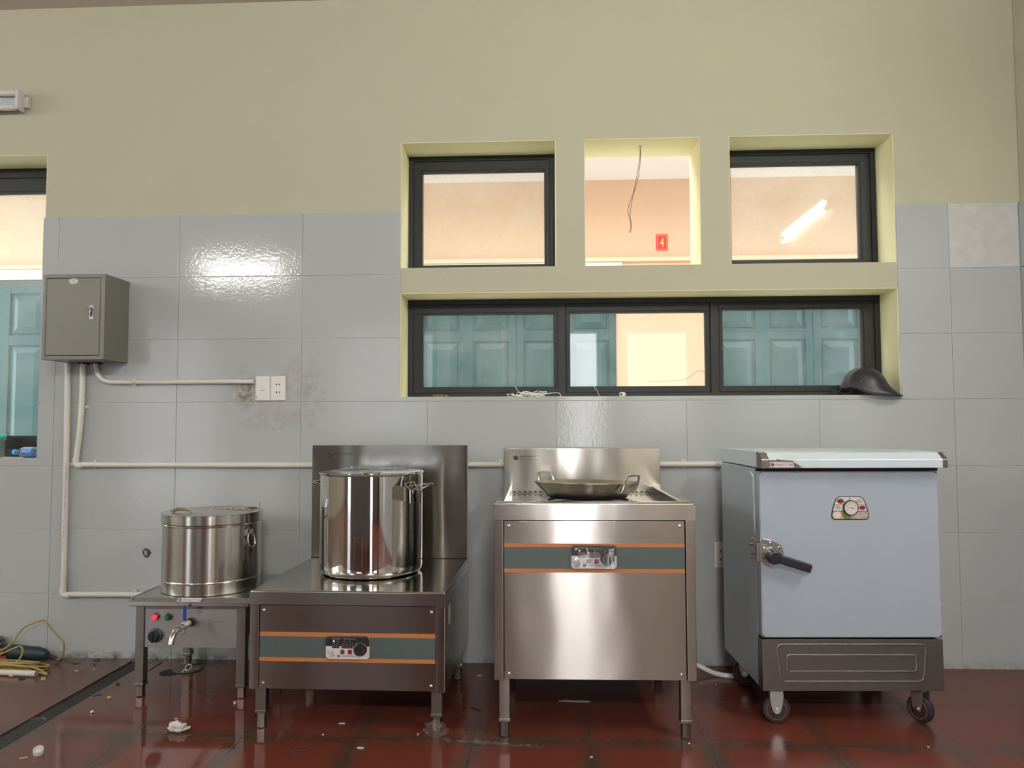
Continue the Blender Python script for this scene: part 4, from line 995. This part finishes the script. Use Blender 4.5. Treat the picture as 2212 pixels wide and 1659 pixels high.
g = G(); yy = -.0145; g.tube([(-.990, yy-.006, ztop), (-.988, yy, 1.365), (-.978, yy, 1.335), (-.955, yy, 1.310), (-.925, yy, 1.299), (-.88, yy, 1.297), (-.60, yy, 1.296), (-.35, yy, 1.297), (-.222, yy, 1.296)], .0108, 16, 5); g.out('pipe', 'conduit_pink', c1)
clip(c1, -.802, 1.297, False, .0108)
c2 = thing('conduit', 'long cream conduit dropping from the box and running behind both stoves to the cabinet', 'conduit', (0, 0, 0), 0, 'conduits on the tiled wall')
g = G(); yy = -.0175; g.tube([(-1.052, yy, ztop), (-1.052, yy, 1.20), (-1.060, yy, 1.05), (-1.072, yy, .935)], .0130, 16, 3); g.tube([(-1.04, yy, .906), (0, yy, .905), (1.0, yy, .907), (1.945, yy, .909)], .0128, 16, 1); pp = g.out('pipe', 'conduit', c2)
g = G(); elbow(g, (-1.073, yy, .904), (0, 0, 1), (1, 0, 0), .0150); g.out('elbow', 'conduit', c2)
g = G(); g.cyl((1.925, yy, .909), .0155, .03, 'x', 20, bev=.001); g.out('coupler', 'conduit', c2)
clip(c2, -1.052, 1.18, True, .0128); 
for x_, z_ in ((-.985, .9065), (.865+.08, .907), (1.78, .909)): clip(c2, x_, z_, False, .0128)
c3 = thing('conduit', 'leftmost pale printed conduit dropping low and turning right to the urn stand', 'conduit', (0, 0, 0), 0, 'conduits on the tiled wall')
g = G(); yy = -.0175; g.tube([(-1.126, yy, ztop), (-1.120, yy, .9), (-1.117, yy, .31)], .0130, 16, 3); g.tube([(-1.09, yy, .299), (-.7, yy, .302), (-.20, yy, .302)], .0128, 16, 1); pp = g.out('pipe', 'conduit_pink', c3)
g = G(); elbow(g, (-1.118, yy, .2965), (0, 0, 1), (1, 0, 0), .0150); g.out('elbow', 'conduit', c3)
clip(c3, -1.120, .908, True, .0128, 'conduit_pink'); clip(c3, -.775, .302, False, .0128)
text('uPVC  D21  TCVN 8491   PN16   uPVC  D21  TCVN 8491   PN16   uPVC  D21  TCVN 8491   PN16', .0085, 0, 0, 0, 'led_off', pp, 'printed_text', ext=.0001, sx=1.15).matrix_local = Matrix.Translation((-1.1145, -.0306, .50)) @ Matrix.Rotation(R(-89.2), 4, 'Y')

def plate(t, kind):
    g = G(); g.box(-.0362, .0362, -.009, -.0003, -.058, .058, .004, 3); p = g.out('cover_plate', 'white_pl', t)
    g = G(); g.box(-.0325, .0325, -.0100, -.0085, -.0545, .052, .0012); g.out('plate_inset', 'white_pl', p)
    if kind == 'switch':
        g = G(); g.box(-.0095, .0095, -.015, -.0095, -.0085, .0065, .002); g.out('rocker', 'white_pl', t)
        g = G(); g.box(-.0095, .0095, -.0112, -.0098, -.0098, -.0085); g.out('rocker_gap', 'greyink', t)
        g = G(); g.box(-.031, -.0288, -.0103, -.0099, -.049, -.037); g.out('print_mark', 'greyink', t)
    else:
        g = G()
        for z in (.0185, -.0185):
            for s in (-1, 1): g.prism([(s*.0045, z-.0042), (s*.0065, z-.0042), (s*.0115, z), (s*.0065, z+.0042), (s*.0045, z+.0042)], -.0106, -.0098, 'xz')
        g.out('pin_hole', 'dark_gap', t)
        g = G(); g.box(-.026, .022, -.0102, -.0098, -.0365, -.0357); g.out('print_mark', 'greyink', t)
t = thing('light_switch', 'white switch plate left of the paired wall plates in the stained tiles', 'switch', (-.1815, 0, 1.2635)); plate(t, 'switch')
t = thing('wall_socket', 'white four-hole socket plate right beside the switch on the stained tiles', 'socket', (-.1078, 0, 1.2635), 0, 'wall sockets'); plate(t, 'socket')
t = thing('wall_socket', 'low grey-looking socket plate half hidden behind the steaming cabinet', 'socket', (1.949, 0, .497), 0, 'wall sockets'); plate(t, 'socket')

# broken hole in the tiles
g = G(); pl = [(.020*(1+.22*math.sin(3*k+1))*math.cos(2*PI*k/13), .021*(1+.18*math.cos(5*k))*math.sin(2*PI*k/13)) for k in range(13)]
g.prism(pl, -.0015, -.0002, 'xz'); g.mi = 1
for k in range(9):
    a, r_ = random.uniform(0, 6.3), random.uniform(0, .012); g.box(-.005, .005, -.004, .001, -.004, .004, .001, mat=Matrix.Translation((r_*math.cos(a), -.001, r_*math.sin(a))) @ Matrix.Rotation(a, 4, 'Y') @ Matrix.Rotation(a*1.3, 4, 'X'))
o = g.out('wall_hole', ['hole', 'aluminium']); o.location = (-.729, -.0003, .492); tag(o, 'rough chipped hole in the wall tile left of the urn', 'wall hole')

# ------------------------------------------------------------------ things on the window sills
# helmet: half-shell with peak, strap and rivet
hl = thing('helmet', 'matt black half helmet with peak and round badge on the window sill corner', 'helmet', (2.630, .060, OZ0), R(-38))
g = G(); rings = []; n = 64
def hpt(a, e):
    # a: around (0 = peak side, +x), e: 0 rim .. 1 crown
    ca, sa = math.cos(a), math.sin(a)
    ax = .103+.006*ca; ay = .092
    rise = .018+.010*ca if ca < 0 else .028-.0*ca
    s = math.sin(e*PI/2); c = math.cos(e*PI/2)
    # lower edge drops at the ears/peak and lifts behind
    low = .040 if ca < -.2 else .040-.030*min(1, (ca+.2)/.6)
    z = low+(.134-low)*s
    x = ax*c*ca; y = ay*c*sa
    if e < .25:
        k = (1-e/.25)
        pk = max(0, ca)**1.5*k*k
        x += .048*pk; z -= .014*pk
        x += .004*k*ca; y += .004*k*sa
    x += -.004
    return (x, y, z)
for j in range(19):
    e = j/18*.985; rings.append([hpt(2*PI*i/n, e) for i in range(n)])
g.loft(rings, cap0=False); sh = g.out('shell', 'helmet', hl, 80); md = sh.modifiers.new('thickness', 'SOLIDIFY'); md.thickness = .006; md.offset = -1
g = G(); P = [Vector(hpt(2*PI*i/n, 0)) for i in range(n)]; g.tube([(p.x, p.y, p.z) for p in P], .0035, 8, 1, closed=True); g.out('rim_trim', 'helmet', sh, 60)
g = G(); g.lathe([(.012, .1325), (.009, .136), (.004, .138), (0, .1385)], (-.006, 0, 0), 'z', 16); g.out('crown_button', 'helmet', sh, 60)
g = G(); p = Vector(hpt(R(278), .22)); g.lathe([(.0030, 0), (.0026, -.0018), (0, -.0026)], (p.x, p.y-.0005, p.z), 'y', 12); g.out('rivet', 'chrome', sh)
g = G(); bc = []
def on(a, e, off=.0012):
    p = Vector(hpt(a, e)); q = Vector((-.004, 0, .04)); d = (p-q).normalized(); return p+d*off
ba, be = R(-14), .40
for rr, w in ((.0125, .0009), (.0092, .0005)):
    g.tube([tuple(on(ba+rr*math.cos(2*PI*k/24)/.090, be+rr*math.sin(2*PI*k/24)/.125)) for k in range(24)], w, 5, 1, closed=True)
for k in (-1, 0, 1): g.tube([tuple(on(ba+k*.0035/.09, be-.005/.125)), tuple(on(ba+k*.0035/.09, be+.005/.125))], .0008, 5, 1)
g.out('round_badge', 'seg', sh)
g = G(); g.tube([(-.085, -.045, .040), (-.098, -.045, .020), (-.080, -.055, .010), (-.050, -.062, .012), (-.035, -.060, .030)], .0045, 8, 4, flat=.4); g.tube([(-.095, -.05, .020), (-.115, -.055, .012), (-.124, -.058, .022), (-.118, -.06, .028), (-.108, -.056, .018)], .0055, 8, 4, flat=.5)
g.out('chin_strap', 'strap', hl)

g = G(); rnd = random.Random(3)
def sill(px_, z): return px_
pts = []
g.tube([(1.085, .135, .055), (1.10, .12, .030), (1.13, .10, .016), (1.16, .09, .012), (1.20, .08, .002)], .0013, 5, 4)
for k in range(5):
    cx, rx, ry = 1.135+.012*k, .085-.008*k, .020+.003*(k % 3); z_ = .004+.003*k
    g.tube([(cx+rx*math.cos(2*PI*i/14+k)+rnd.uniform(-.008, .008), .06+ry*math.sin(2*PI*i/14+k), z_+.007*math.sin(3*2*PI*i/14+k*1.3)+.003) for i in range(14)], .0013, 5, 4, closed=True)
g.tube([(1.20, .05, .002), (1.24, .05, .014), (1.285, .05, .018), (1.30, .05, .012), (1.303, .05, .001)], .0015, 5, 4)
o = g.out('wire_coil', 'wire_white'); o.location = (-.12+.04, 0, OZ0+.0015); tag(o, 'loose tangle of thin white wire on the sill at the middle mullion', 'wire')
g = G(); g.tube([(0, .16, .055), (.002, .12, .040), (.012, .10, .030), (.014, .08, .012), (.022, .07, .001)], .0008, 5, 4); o = g.out('wire_strand', 'wire_white'); o.location = (1.388, 0, OZ0+.0005); tag(o, 'short thin strand of wire hanging over the frame left of the small white coupling', 'wire')
t = thing('pipe_coupling', 'small white plastic coupling lying on the window sill', 'pipe fitting', (1.515, .075, OZ0+.0115), R(-35))
g = G(); g.lathe([(.0075, -.016), (.0105, -.013), (.0112, -.004), (.0112, .010), (.0100, .012), (.0060, .012), (.0060, -.010), (.0040, -.016)], (0, 0, 0), 'y', 24, mat=Matrix.Rotation(PI, 4, 'X')); g.out('ring_body', 'white_pl', t)
g = G(); g.cyl((0, -.0105, 0), .0062, .0006, 'y', 20); g.out('bore', 'dark_gap', t)
t = thing('door_stop', 'small weathered brown block and stub on the sill, left end of the long window', 'block', (.648, .07, OZ0+.0003), R(-6))
g = G(); g.box(-.030, .020, -.012, .012, 0, .0145, .001); g.out('block', 'wood', t)
g = G(); g.box(.028, .040, -.010, .010, 0, .012, .001); g.out('stub', 'wood', t)
g = G(); g.tube([(0, 0, 0), (.10, .0, .004), (.18, 0, .012), (.235, 0, .048), (.262, 0, .052), (.30, 0, .030), (.36, 0, 0), (.40, -.01, -.035)], .0009, 5, 5); o = g.out('wire_loop', 'wire_dark'); o.location = (1.665, .262, 1.300); tag(o, 'thin dark wire curling behind the middle pane of the long window', 'wire')

# jar and bottle on the left sill
jr = thing('plastic_jar', 'clear plastic jar with green screw lid on the left window sill', 'jar', (-1.560, .085, LZ0+.0005))
g = G(); rj = .052; g.lathe([(rj-.006, 0), (rj-.001, .003), (rj, .010), (rj-.002, .016), (rj-.002, .080), (rj+.001, .084), (rj+.004, .088), (rj+.001, .092), (rj-.004, .094), (rj-.006, .100), (rj-.0075, .100), (rj-.0055, .092), (rj-.0025, .084), (rj-.0035, .016), (rj-.0075, .004), (0, .003)], n=48); g.out('jar_body', 'glass_clear', jr, 60)
g = G(); g.lathe([(rj-.001, .0955), (rj+.001, .098), (rj+.001, .111), (rj-.002, .113), (0, .113), (0, .110), (rj-.003, .108), (rj-.003, .0955)], n=60); g.out('lid', 'greenlid', jr)
bt = thing('water_bottle', 'small water bottle with blue cap and blue label lying on the left window sill', 'bottle', (-1.452, .085, LZ0+.0265), R(-8))
g = G(); g.lathe([(.0105, .010), (.0115, .022), (.018, .034), (.0245, .050), (.0255, .062), (.0255, .17), (.024, .178), (.016, .180), (0, .176)], (0, 0, 0), 'x', 36); g.out('bottle_body', 'glass_clear', bt, 60)
g = G(); g.lathe([(0, -.004), (.0125, -.003), (.0135, -.001), (.0135, .013), (.0125, .014)], (0, 0, 0), 'x', 24); g.out('cap', 'bluecap', bt)
g = G(); g.lathe([(.0259, .058), (.0259, .115)], (0, 0, 0), 'x', 36); lb_ = g.out('label', M.setdefault('blue_label', plain('blue_label', (.10, .22, .62), .35, var=.9, vs=60)), bt)
g = G()
for a, b, c_, d in ((.066, .084, -.010, -.003),): g.box(a, b, -.0268, -.0255, c_, d)
g.out('label_patch', 'red', lb_)

# ------------------------------------------------------------------ things on the floor
# angle grinder, its cord and the pipe offcut at the left
gr = thing('angle_grinder', 'dusty dark green angle grinder lying against the wall with its disc up', 'power tool', (-1.30, -.070, 0), R(4))
g = G(); secs = [(-.085, .026, .030, .045), (-.05, .030, .036, .046), (.0, .033, .036, .044), (.05, .031, .033, .040), (.10, .028, .031, .038), (.13, .022, .026, .034), (.150, .010, .014, .030)]
g.loft([[(x, ry*math.cos(2*PI*k/24), z+(rz*math.sin(2*PI*k/24))*1.0) for k in range(24)] for x, ry, rz, z in secs]); hb = g.out('motor_housing', 'toolgreen', gr, 60)
g = G(); g.tube([(.145, 0, .030), (.165, 0, .022), (.19, -.002, .014), (.205, -.002, .012)], .0065, 10, 4); g.out('cord_sleeve', 'black_matt', gr)
g = G(); secs = [(-.165, .018, .020, .060), (-.150, .028, .030, .056), (-.12, .034, .036, .052), (-.085, .031, .033, .046)]
g.loft([[(x, ry*math.cos(2*PI*k/24), z+rz*math.sin(2*PI*k/24)) for k in range(24)] for x, ry, rz, z in secs]); g.cyl((-.135, 0, .07), .022, .030, 'z', 24); gh = g.out('gear_head', 'aluminium', gr, 60)
g = G(); g.lathe([(.064, 0), (.064, .004), (.022, .006), (.010, .004), (.010, .012), (0, .012), (0, 0)], (-.135, 0, .100), 'z', 40); g.out('grinding_disc', 'fibre', gh)
g = G(); g.lathe([(.056, 0), (.060, -.003), (.060, -.006), (.02, -.007)], (-.135, .012, .094), 'z', 40); g.out('guard', 'fibre', gh)
g = G(); g.prism([(-.085, .020), (-.045, .016), (-.020, .016), (-.022, .040), (-.045, .042), (-.080, .038)], -.0370, -.034, 'xz', .001); g.cyl((-.052, -.0385, .058), .016, .006, 'y', 24); g.out('red_label', 'toolred', gr)
g = G(); rnd = random.Random(11)
for k in range(9):
    cx, cy = -1.33+rnd.uniform(-.03, .03), -.175+rnd.uniform(-.008, .008); rx, ry = rnd.uniform(.17, .26), rnd.uniform(.024, .042); z_ = .006+.0035*k
    g.tube([(cx+rx*math.cos(2*PI*i/12+k*.7), cy+ry*math.sin(2*PI*i/12+k*.7), z_+.004*math.sin(2*2*PI*i/12+k)) for i in range(12)], .0042, 7, 4, closed=True, flat=.75)
g.tube([(-1.10, -.075, .014), (-1.076, -.078, .030), (-1.066, -.080, .075), (-1.080, -.078, .105), (-1.13, -.070, .145), (-1.168, -.066, .186), (-1.185, -.066, .190), (-1.255, -.068, .165), (-1.283, -.072, .140), (-1.310, -.10, .085), (-1.36, -.12, .060), (-1.44, -.13, .055)], .0042, 8, 5)
g.tube([(-1.40, -.19, .020), (-1.35, -.15, .045), (-1.255, -.13, .085), (-1.235, -.13, .088), (-1.222, -.135, .070), (-1.228, -.15, .035), (-1.25, -.16, .02)], .0042, 8, 4)
g.tube([(-1.22, -.19, .022), (-1.17, -.215, .028), (-1.10, -.215, .020), (-1.03, -.245, .005), (-1.06, -.235, .006), (-1.14, -.21, .010), (-1.165, -.20, .016), (-1.16, -.19, .022)], .0042, 8, 4)
tag(g.out('power_cord', 'yellow_cord'), 'coiled yellow-green cord piled in front of the angle grinder', 'cord')
t = thing('pipe_offcut', 'short white plastic pipe offcut lying on the floor in front of the coiled cord', 'pipe', (-1.068, -.262, .0125), R(176))
g = G(); g.lathe([(.0125, 0), (.0125, .62), (.0100, .62), (.0100, 0), (.0125, 0)], (0, 0, 0), 'x', 28); g.out('pipe', 'bone', t)
# drain with loose grate
dr_ = thing('floor_drain', 'round black floor drain with loose slotted grate under the urn stand', 'drain', (-.455, -.150, 0))
g = G(); g.cyl((-.055, -.035, .0006), .045, .0012, 'z', 32); g.out('drain_hole', 'dark_gap', dr_)
g = G(); g.lathe([(.058, .006), (.062, .004), (.062, 0), (.056, 0)], (0, .012, .002), 'z', 36)
for k in range(-4, 5): g.box(-math.sqrt(.056**2-(k*.012)**2), math.sqrt(.056**2-(k*.012)**2), k*.012-.0035+.012, k*.012+.0035+.012, .003, .007)
g.out('grate', 'fibre', dr_)
g = G(); g.tube([(.012, -.035, .004), (.0, -.02, .02), (.015, -.01, .026), (.028, -.02, .018), (.022, -.035, .008), (.006, -.04, .012), (.0, -.05, .004)], .0016, 6, 4); o = g.out('wire_scrap', 'wire_white'); o.location = (-.445, -.16, .006); tag(o, 'curled white wire scrap caught on the drain grate', 'wire')
g = G(); g.lathe([(.010, 0), (.020, .002), (.023, .009), (.018, .016), (.008, .020), (0, .021)], (0, 0, 0), 'z', 18, sy=.8); o = g.out('mortar_lump', 'fibre'); o.location = (-.440, -.088, .0085); tag(o, 'grey lump of mortar sitting on the drain grate by the wall', 'lump')
g = G(); g.box(GX1+.065, GX1+.073, -.20, -.05, .0, .0012); tag(g.out('floor_strip', 'gutter'), 'thin dark strip on the floor left of the drain', 'strip')

# hose behind the tall stove and cabinet
g = G(); g.tube([(1.60, -.06, .30), (1.66, -.07, .16), (1.75, -.09, .075), (1.83, -.12, .030), (1.90, -.15, .0105), (2.00, -.17, .0105), (2.10, -.16, .0105)], .0105, 14, 6)
hz = tag(g.out('drain_hose', 'wire_white'), 'white plastic hose curving to the floor between the tall stove and the cabinet', 'hose')

def bit(name, mat, label, cat, x, y, shape, size, rz=0, group=None):
    g = G(); a, b, c = size
    if shape == 'box': g.box(-a/2, a/2, -b/2, b/2, 0, c, min(a, b, c)*.2)
    elif shape == 'cyl': g.cyl((-a/2, 0, b/2), b/2, a, 'x', 14, bev=b*.1)
    elif shape == 'chip': g.prism([(-a/2, -b/3), (0, -b/2), (a/2, -b/4), (a/2.4, b/2), (-a/3, b/2.3)], 0, c, 'xy')
    elif shape == 'stick': g.tube([(-a/2, 0, b), (-a/6, a*.06, b), (a/5, -a*.04, b*1.2), (a/2, a*.02, b)], b, 6, 3)
    o = g.out(name, mat); o.location = (x, y, .0004); o.rotation_euler = (0, 0, rz); tag(o, label, cat, group); return o
bit('paper_scrap', 'white_print', 'small white chip on the floor between the coiled cord and the gutter', 'scrap', -.938+.0, -.185, 'chip', (.012, .010, .003))
bit('paper_scrap', 'white_print', 'tiny white speck on the floor nearer the wall, right of the cord', 'scrap', -.880, -.150, 'chip', (.008, .007, .002))
bit('wire_connector', 'tan', 'yellow barrel connector on the floor in front of the pipe offcut', 'connector', -1.175, -.270, 'cyl', (.018, .009, 0), .2)
bit('foam_scrap', 'tan', 'tan crumb on the floor right of the pipe offcut end', 'scrap', -1.010, -.300, 'chip', (.017, .014, .009), .5)
bit('brick_chip', 'brown', 'brown chip on the floor just right of the gutter', 'chip', -.655, -.345, 'chip', (.014, .008, .006), .8)
bit('wire_sheath', 'blue', 'short blue piece of wire sheath on the floor right of the gutter', 'wire piece', -.665, -.470, 'cyl', (.030, .004, 0), .7)
bit('wire_sheath', 'blue', 'blue piece of wire sheath lying along the foot of the wall', 'wire piece', -.940, -.030, 'cyl', (.030, .006, 0), .0)
bit('brick_chip', 'tan', 'tan chip on the wet floor left of the stand leg', 'chip', -.600, -.500, 'chip', (.014, .012, .006), .3)
bit('cable_clip', 'white_pl', 'small upright white and brown stub on the wet floor left of the stand', 'stub', -.575, -.655, 'cyl', (.010, .009, 0), 1.4)
bit('paper_scrap', 'white_print', 'small pale flake on the wet floor just behind the crumpled paper', 'scrap', -.225, -.700, 'chip', (.012, .006, .002))
bit('screw', 'steel_dull', 'small screw on the wet floor between the two front legs of the stand', 'screw', -.155, -.545, 'cyl', (.018, .003, 0), -.6)
bit('brick_chip', 'brown', 'small reddish chip left of the screw under the urn stand', 'chip', -.215, -.520, 'chip', (.009, .008, .005), 1)
bit('wood_splinter', 'tan', 'yellow splinter on the floor beside the white cap', 'splinter', -.565, -1.045, 'chip', (.024, .006, .003), .3)
bit('dark_stick', 'twig', 'dark little stick on the floor near the wall right of the cord', 'stick', -1.000, -.085, 'stick', (.034, .002, 0), .3)
bit('brick_chip', 'brown', 'brown chip near the wall between the dark stick and the gutter', 'chip', -.905, -.105, 'chip', (.014, .009, .007), .8)
bit('rubber_piece', 'black_matt', 'black scrap tucked under the front of the pipe offcut', 'scrap', -1.110, -.292, 'chip', (.024, .014, .006), .4)
bit('paper_scrap', 'white_print', 'white curled chip behind the right front foot of the urn stand', 'scrap', -.070, -.540, 'chip', (.010, .012, .008), .9)
bit('plastic_chip', 'mint', 'dull green chip on the floor under the front of the low stove', 'chip', .405, -.720, 'box', (.022, .008, .003), .1)
bit('plastic_chip', 'mint', 'pale mint chip on the red floor in front of the low stove', 'chip', .525, -.925, 'box', (.022, .007, .004), .0)
bit('paper_scrap', 'white_print', 'white fleck on the floor in front of the low stove, left of the mint chip', 'scrap', .365, -.820, 'chip', (.007, .006, .002))
bit('dried_leaf', 'twig', 'dark curled twig on the floor in front of the low stove', 'twig', .330, -.955, 'stick', (.085, .002, 0), .45)
bit('plastic_chip', 'pink', 'pink chip beside the right front foot of the low stove', 'chip', .700, -.805, 'chip', (.007, .006, .004))
bit('paper_scrap', 'white_print', 'white strip of paper on the floor between the two stoves near the wall', 'scrap', .860, -.170, 'chip', (.024, .010, .002), .2)
bit('paper_scrap', 'white_print', 'long thin white strip on the dark floor under the tall stove', 'scrap', 1.262, -.460, 'chip', (.125, .014, .002), -.05)
bit('dried_leaf', 'twig', 'dark curl of debris on the floor between the two stoves', 'twig', .880, -.560, 'stick', (.045, .002, 0), -.5)
bit('paper_scrap', 'white_print', 'white fleck on the floor in front of the tall stove', 'scrap', 1.300, -.960, 'chip', (.009, .007, .002))
bit('paper_scrap', 'white_print', 'white fleck by the right front foot of the tall stove', 'scrap', 1.640, -.840, 'chip', (.007, .006, .002))
bit('paper_scrap', 'white_print', 'white fleck on the floor in front of the steaming cabinet', 'scrap', 2.440, -.835, 'chip', (.007, .006, .002))
bit('paper_scrap', 'white_print', 'white fleck nearest the hose end by the cabinet rear wheel', 'scrap', 1.860, -.245, 'chip', (.006, .005, .002))
# white bottle cap
t = thing('white_cap', 'small white plastic cap standing open on the wet floor in the lower left', 'cap', (-.535, -1.015, .0006), R(20))
g = G(); g.lathe([(.0155, 0), (.0160, .002), (.0160, .016), (.0150, .018), (.0140, .018), (.0140, .003), (0, .003)], n=32); g.out('cap_shell', 'white_pl', t); t.rotation_euler = (R(22), R(14), 0); t.location.z = .005
# crumpled paper
def crumpled(name, mat, r, h, loc, seed):
    rnd = random.Random(seed); g = G(); bmesh.ops.create_icosphere(g.b, subdivisions=3, radius=1)
    from mathutils import noise as mn
    for v in g.b.verts:
        k = 1+.5*mn.noise(v.co*2.1+Vector((seed, 0, 0)))+.28*mn.noise(v.co*5+Vector((0, seed, 0))); v.co = Vector((v.co.x*r*k*1.35, v.co.y*r*k*.8, max(0, (v.co.z*.55+.42)*h*k)))
    o = g.out(name, mat, None, 12); o.location = loc; return o
tag(crumpled('crumpled_paper', 'paper', .026, .030, (-.163, -.811, .0006), 5), 'crumpled white paper lying on the wet floor in front of the urn stand', 'paper')
tag(crumpled('plastic_wad', 'glass_wrap', .030, .050, (.766, -.815, .0006), 9), 'wad of clear plastic film bunched round the right front foot of the low stove', 'plastic film')
o = crumple('plastic_strip', 'glass_wrap', ((0, -.012), (.36, .012)), .008, (.79, -.845, .0006), n=22, m=3); o.rotation_euler = (0, 0, R(-9)); tag(o, 'trailing strip of clear film on the floor between the two stoves', 'plastic film')
g = G(); g.tube([(0, 0, .002), (.03, .012, .003), (.055, .010, .004), (.066, -.01, .004), (.070, -.025, .002)], .0022, 6, 4); o = g.out('film_ribbon', 'glass_wrap'); o.location = (-.765, -.735, .0004); tag(o, 'thin clear ribbon of plastic beside the gutter', 'plastic film')
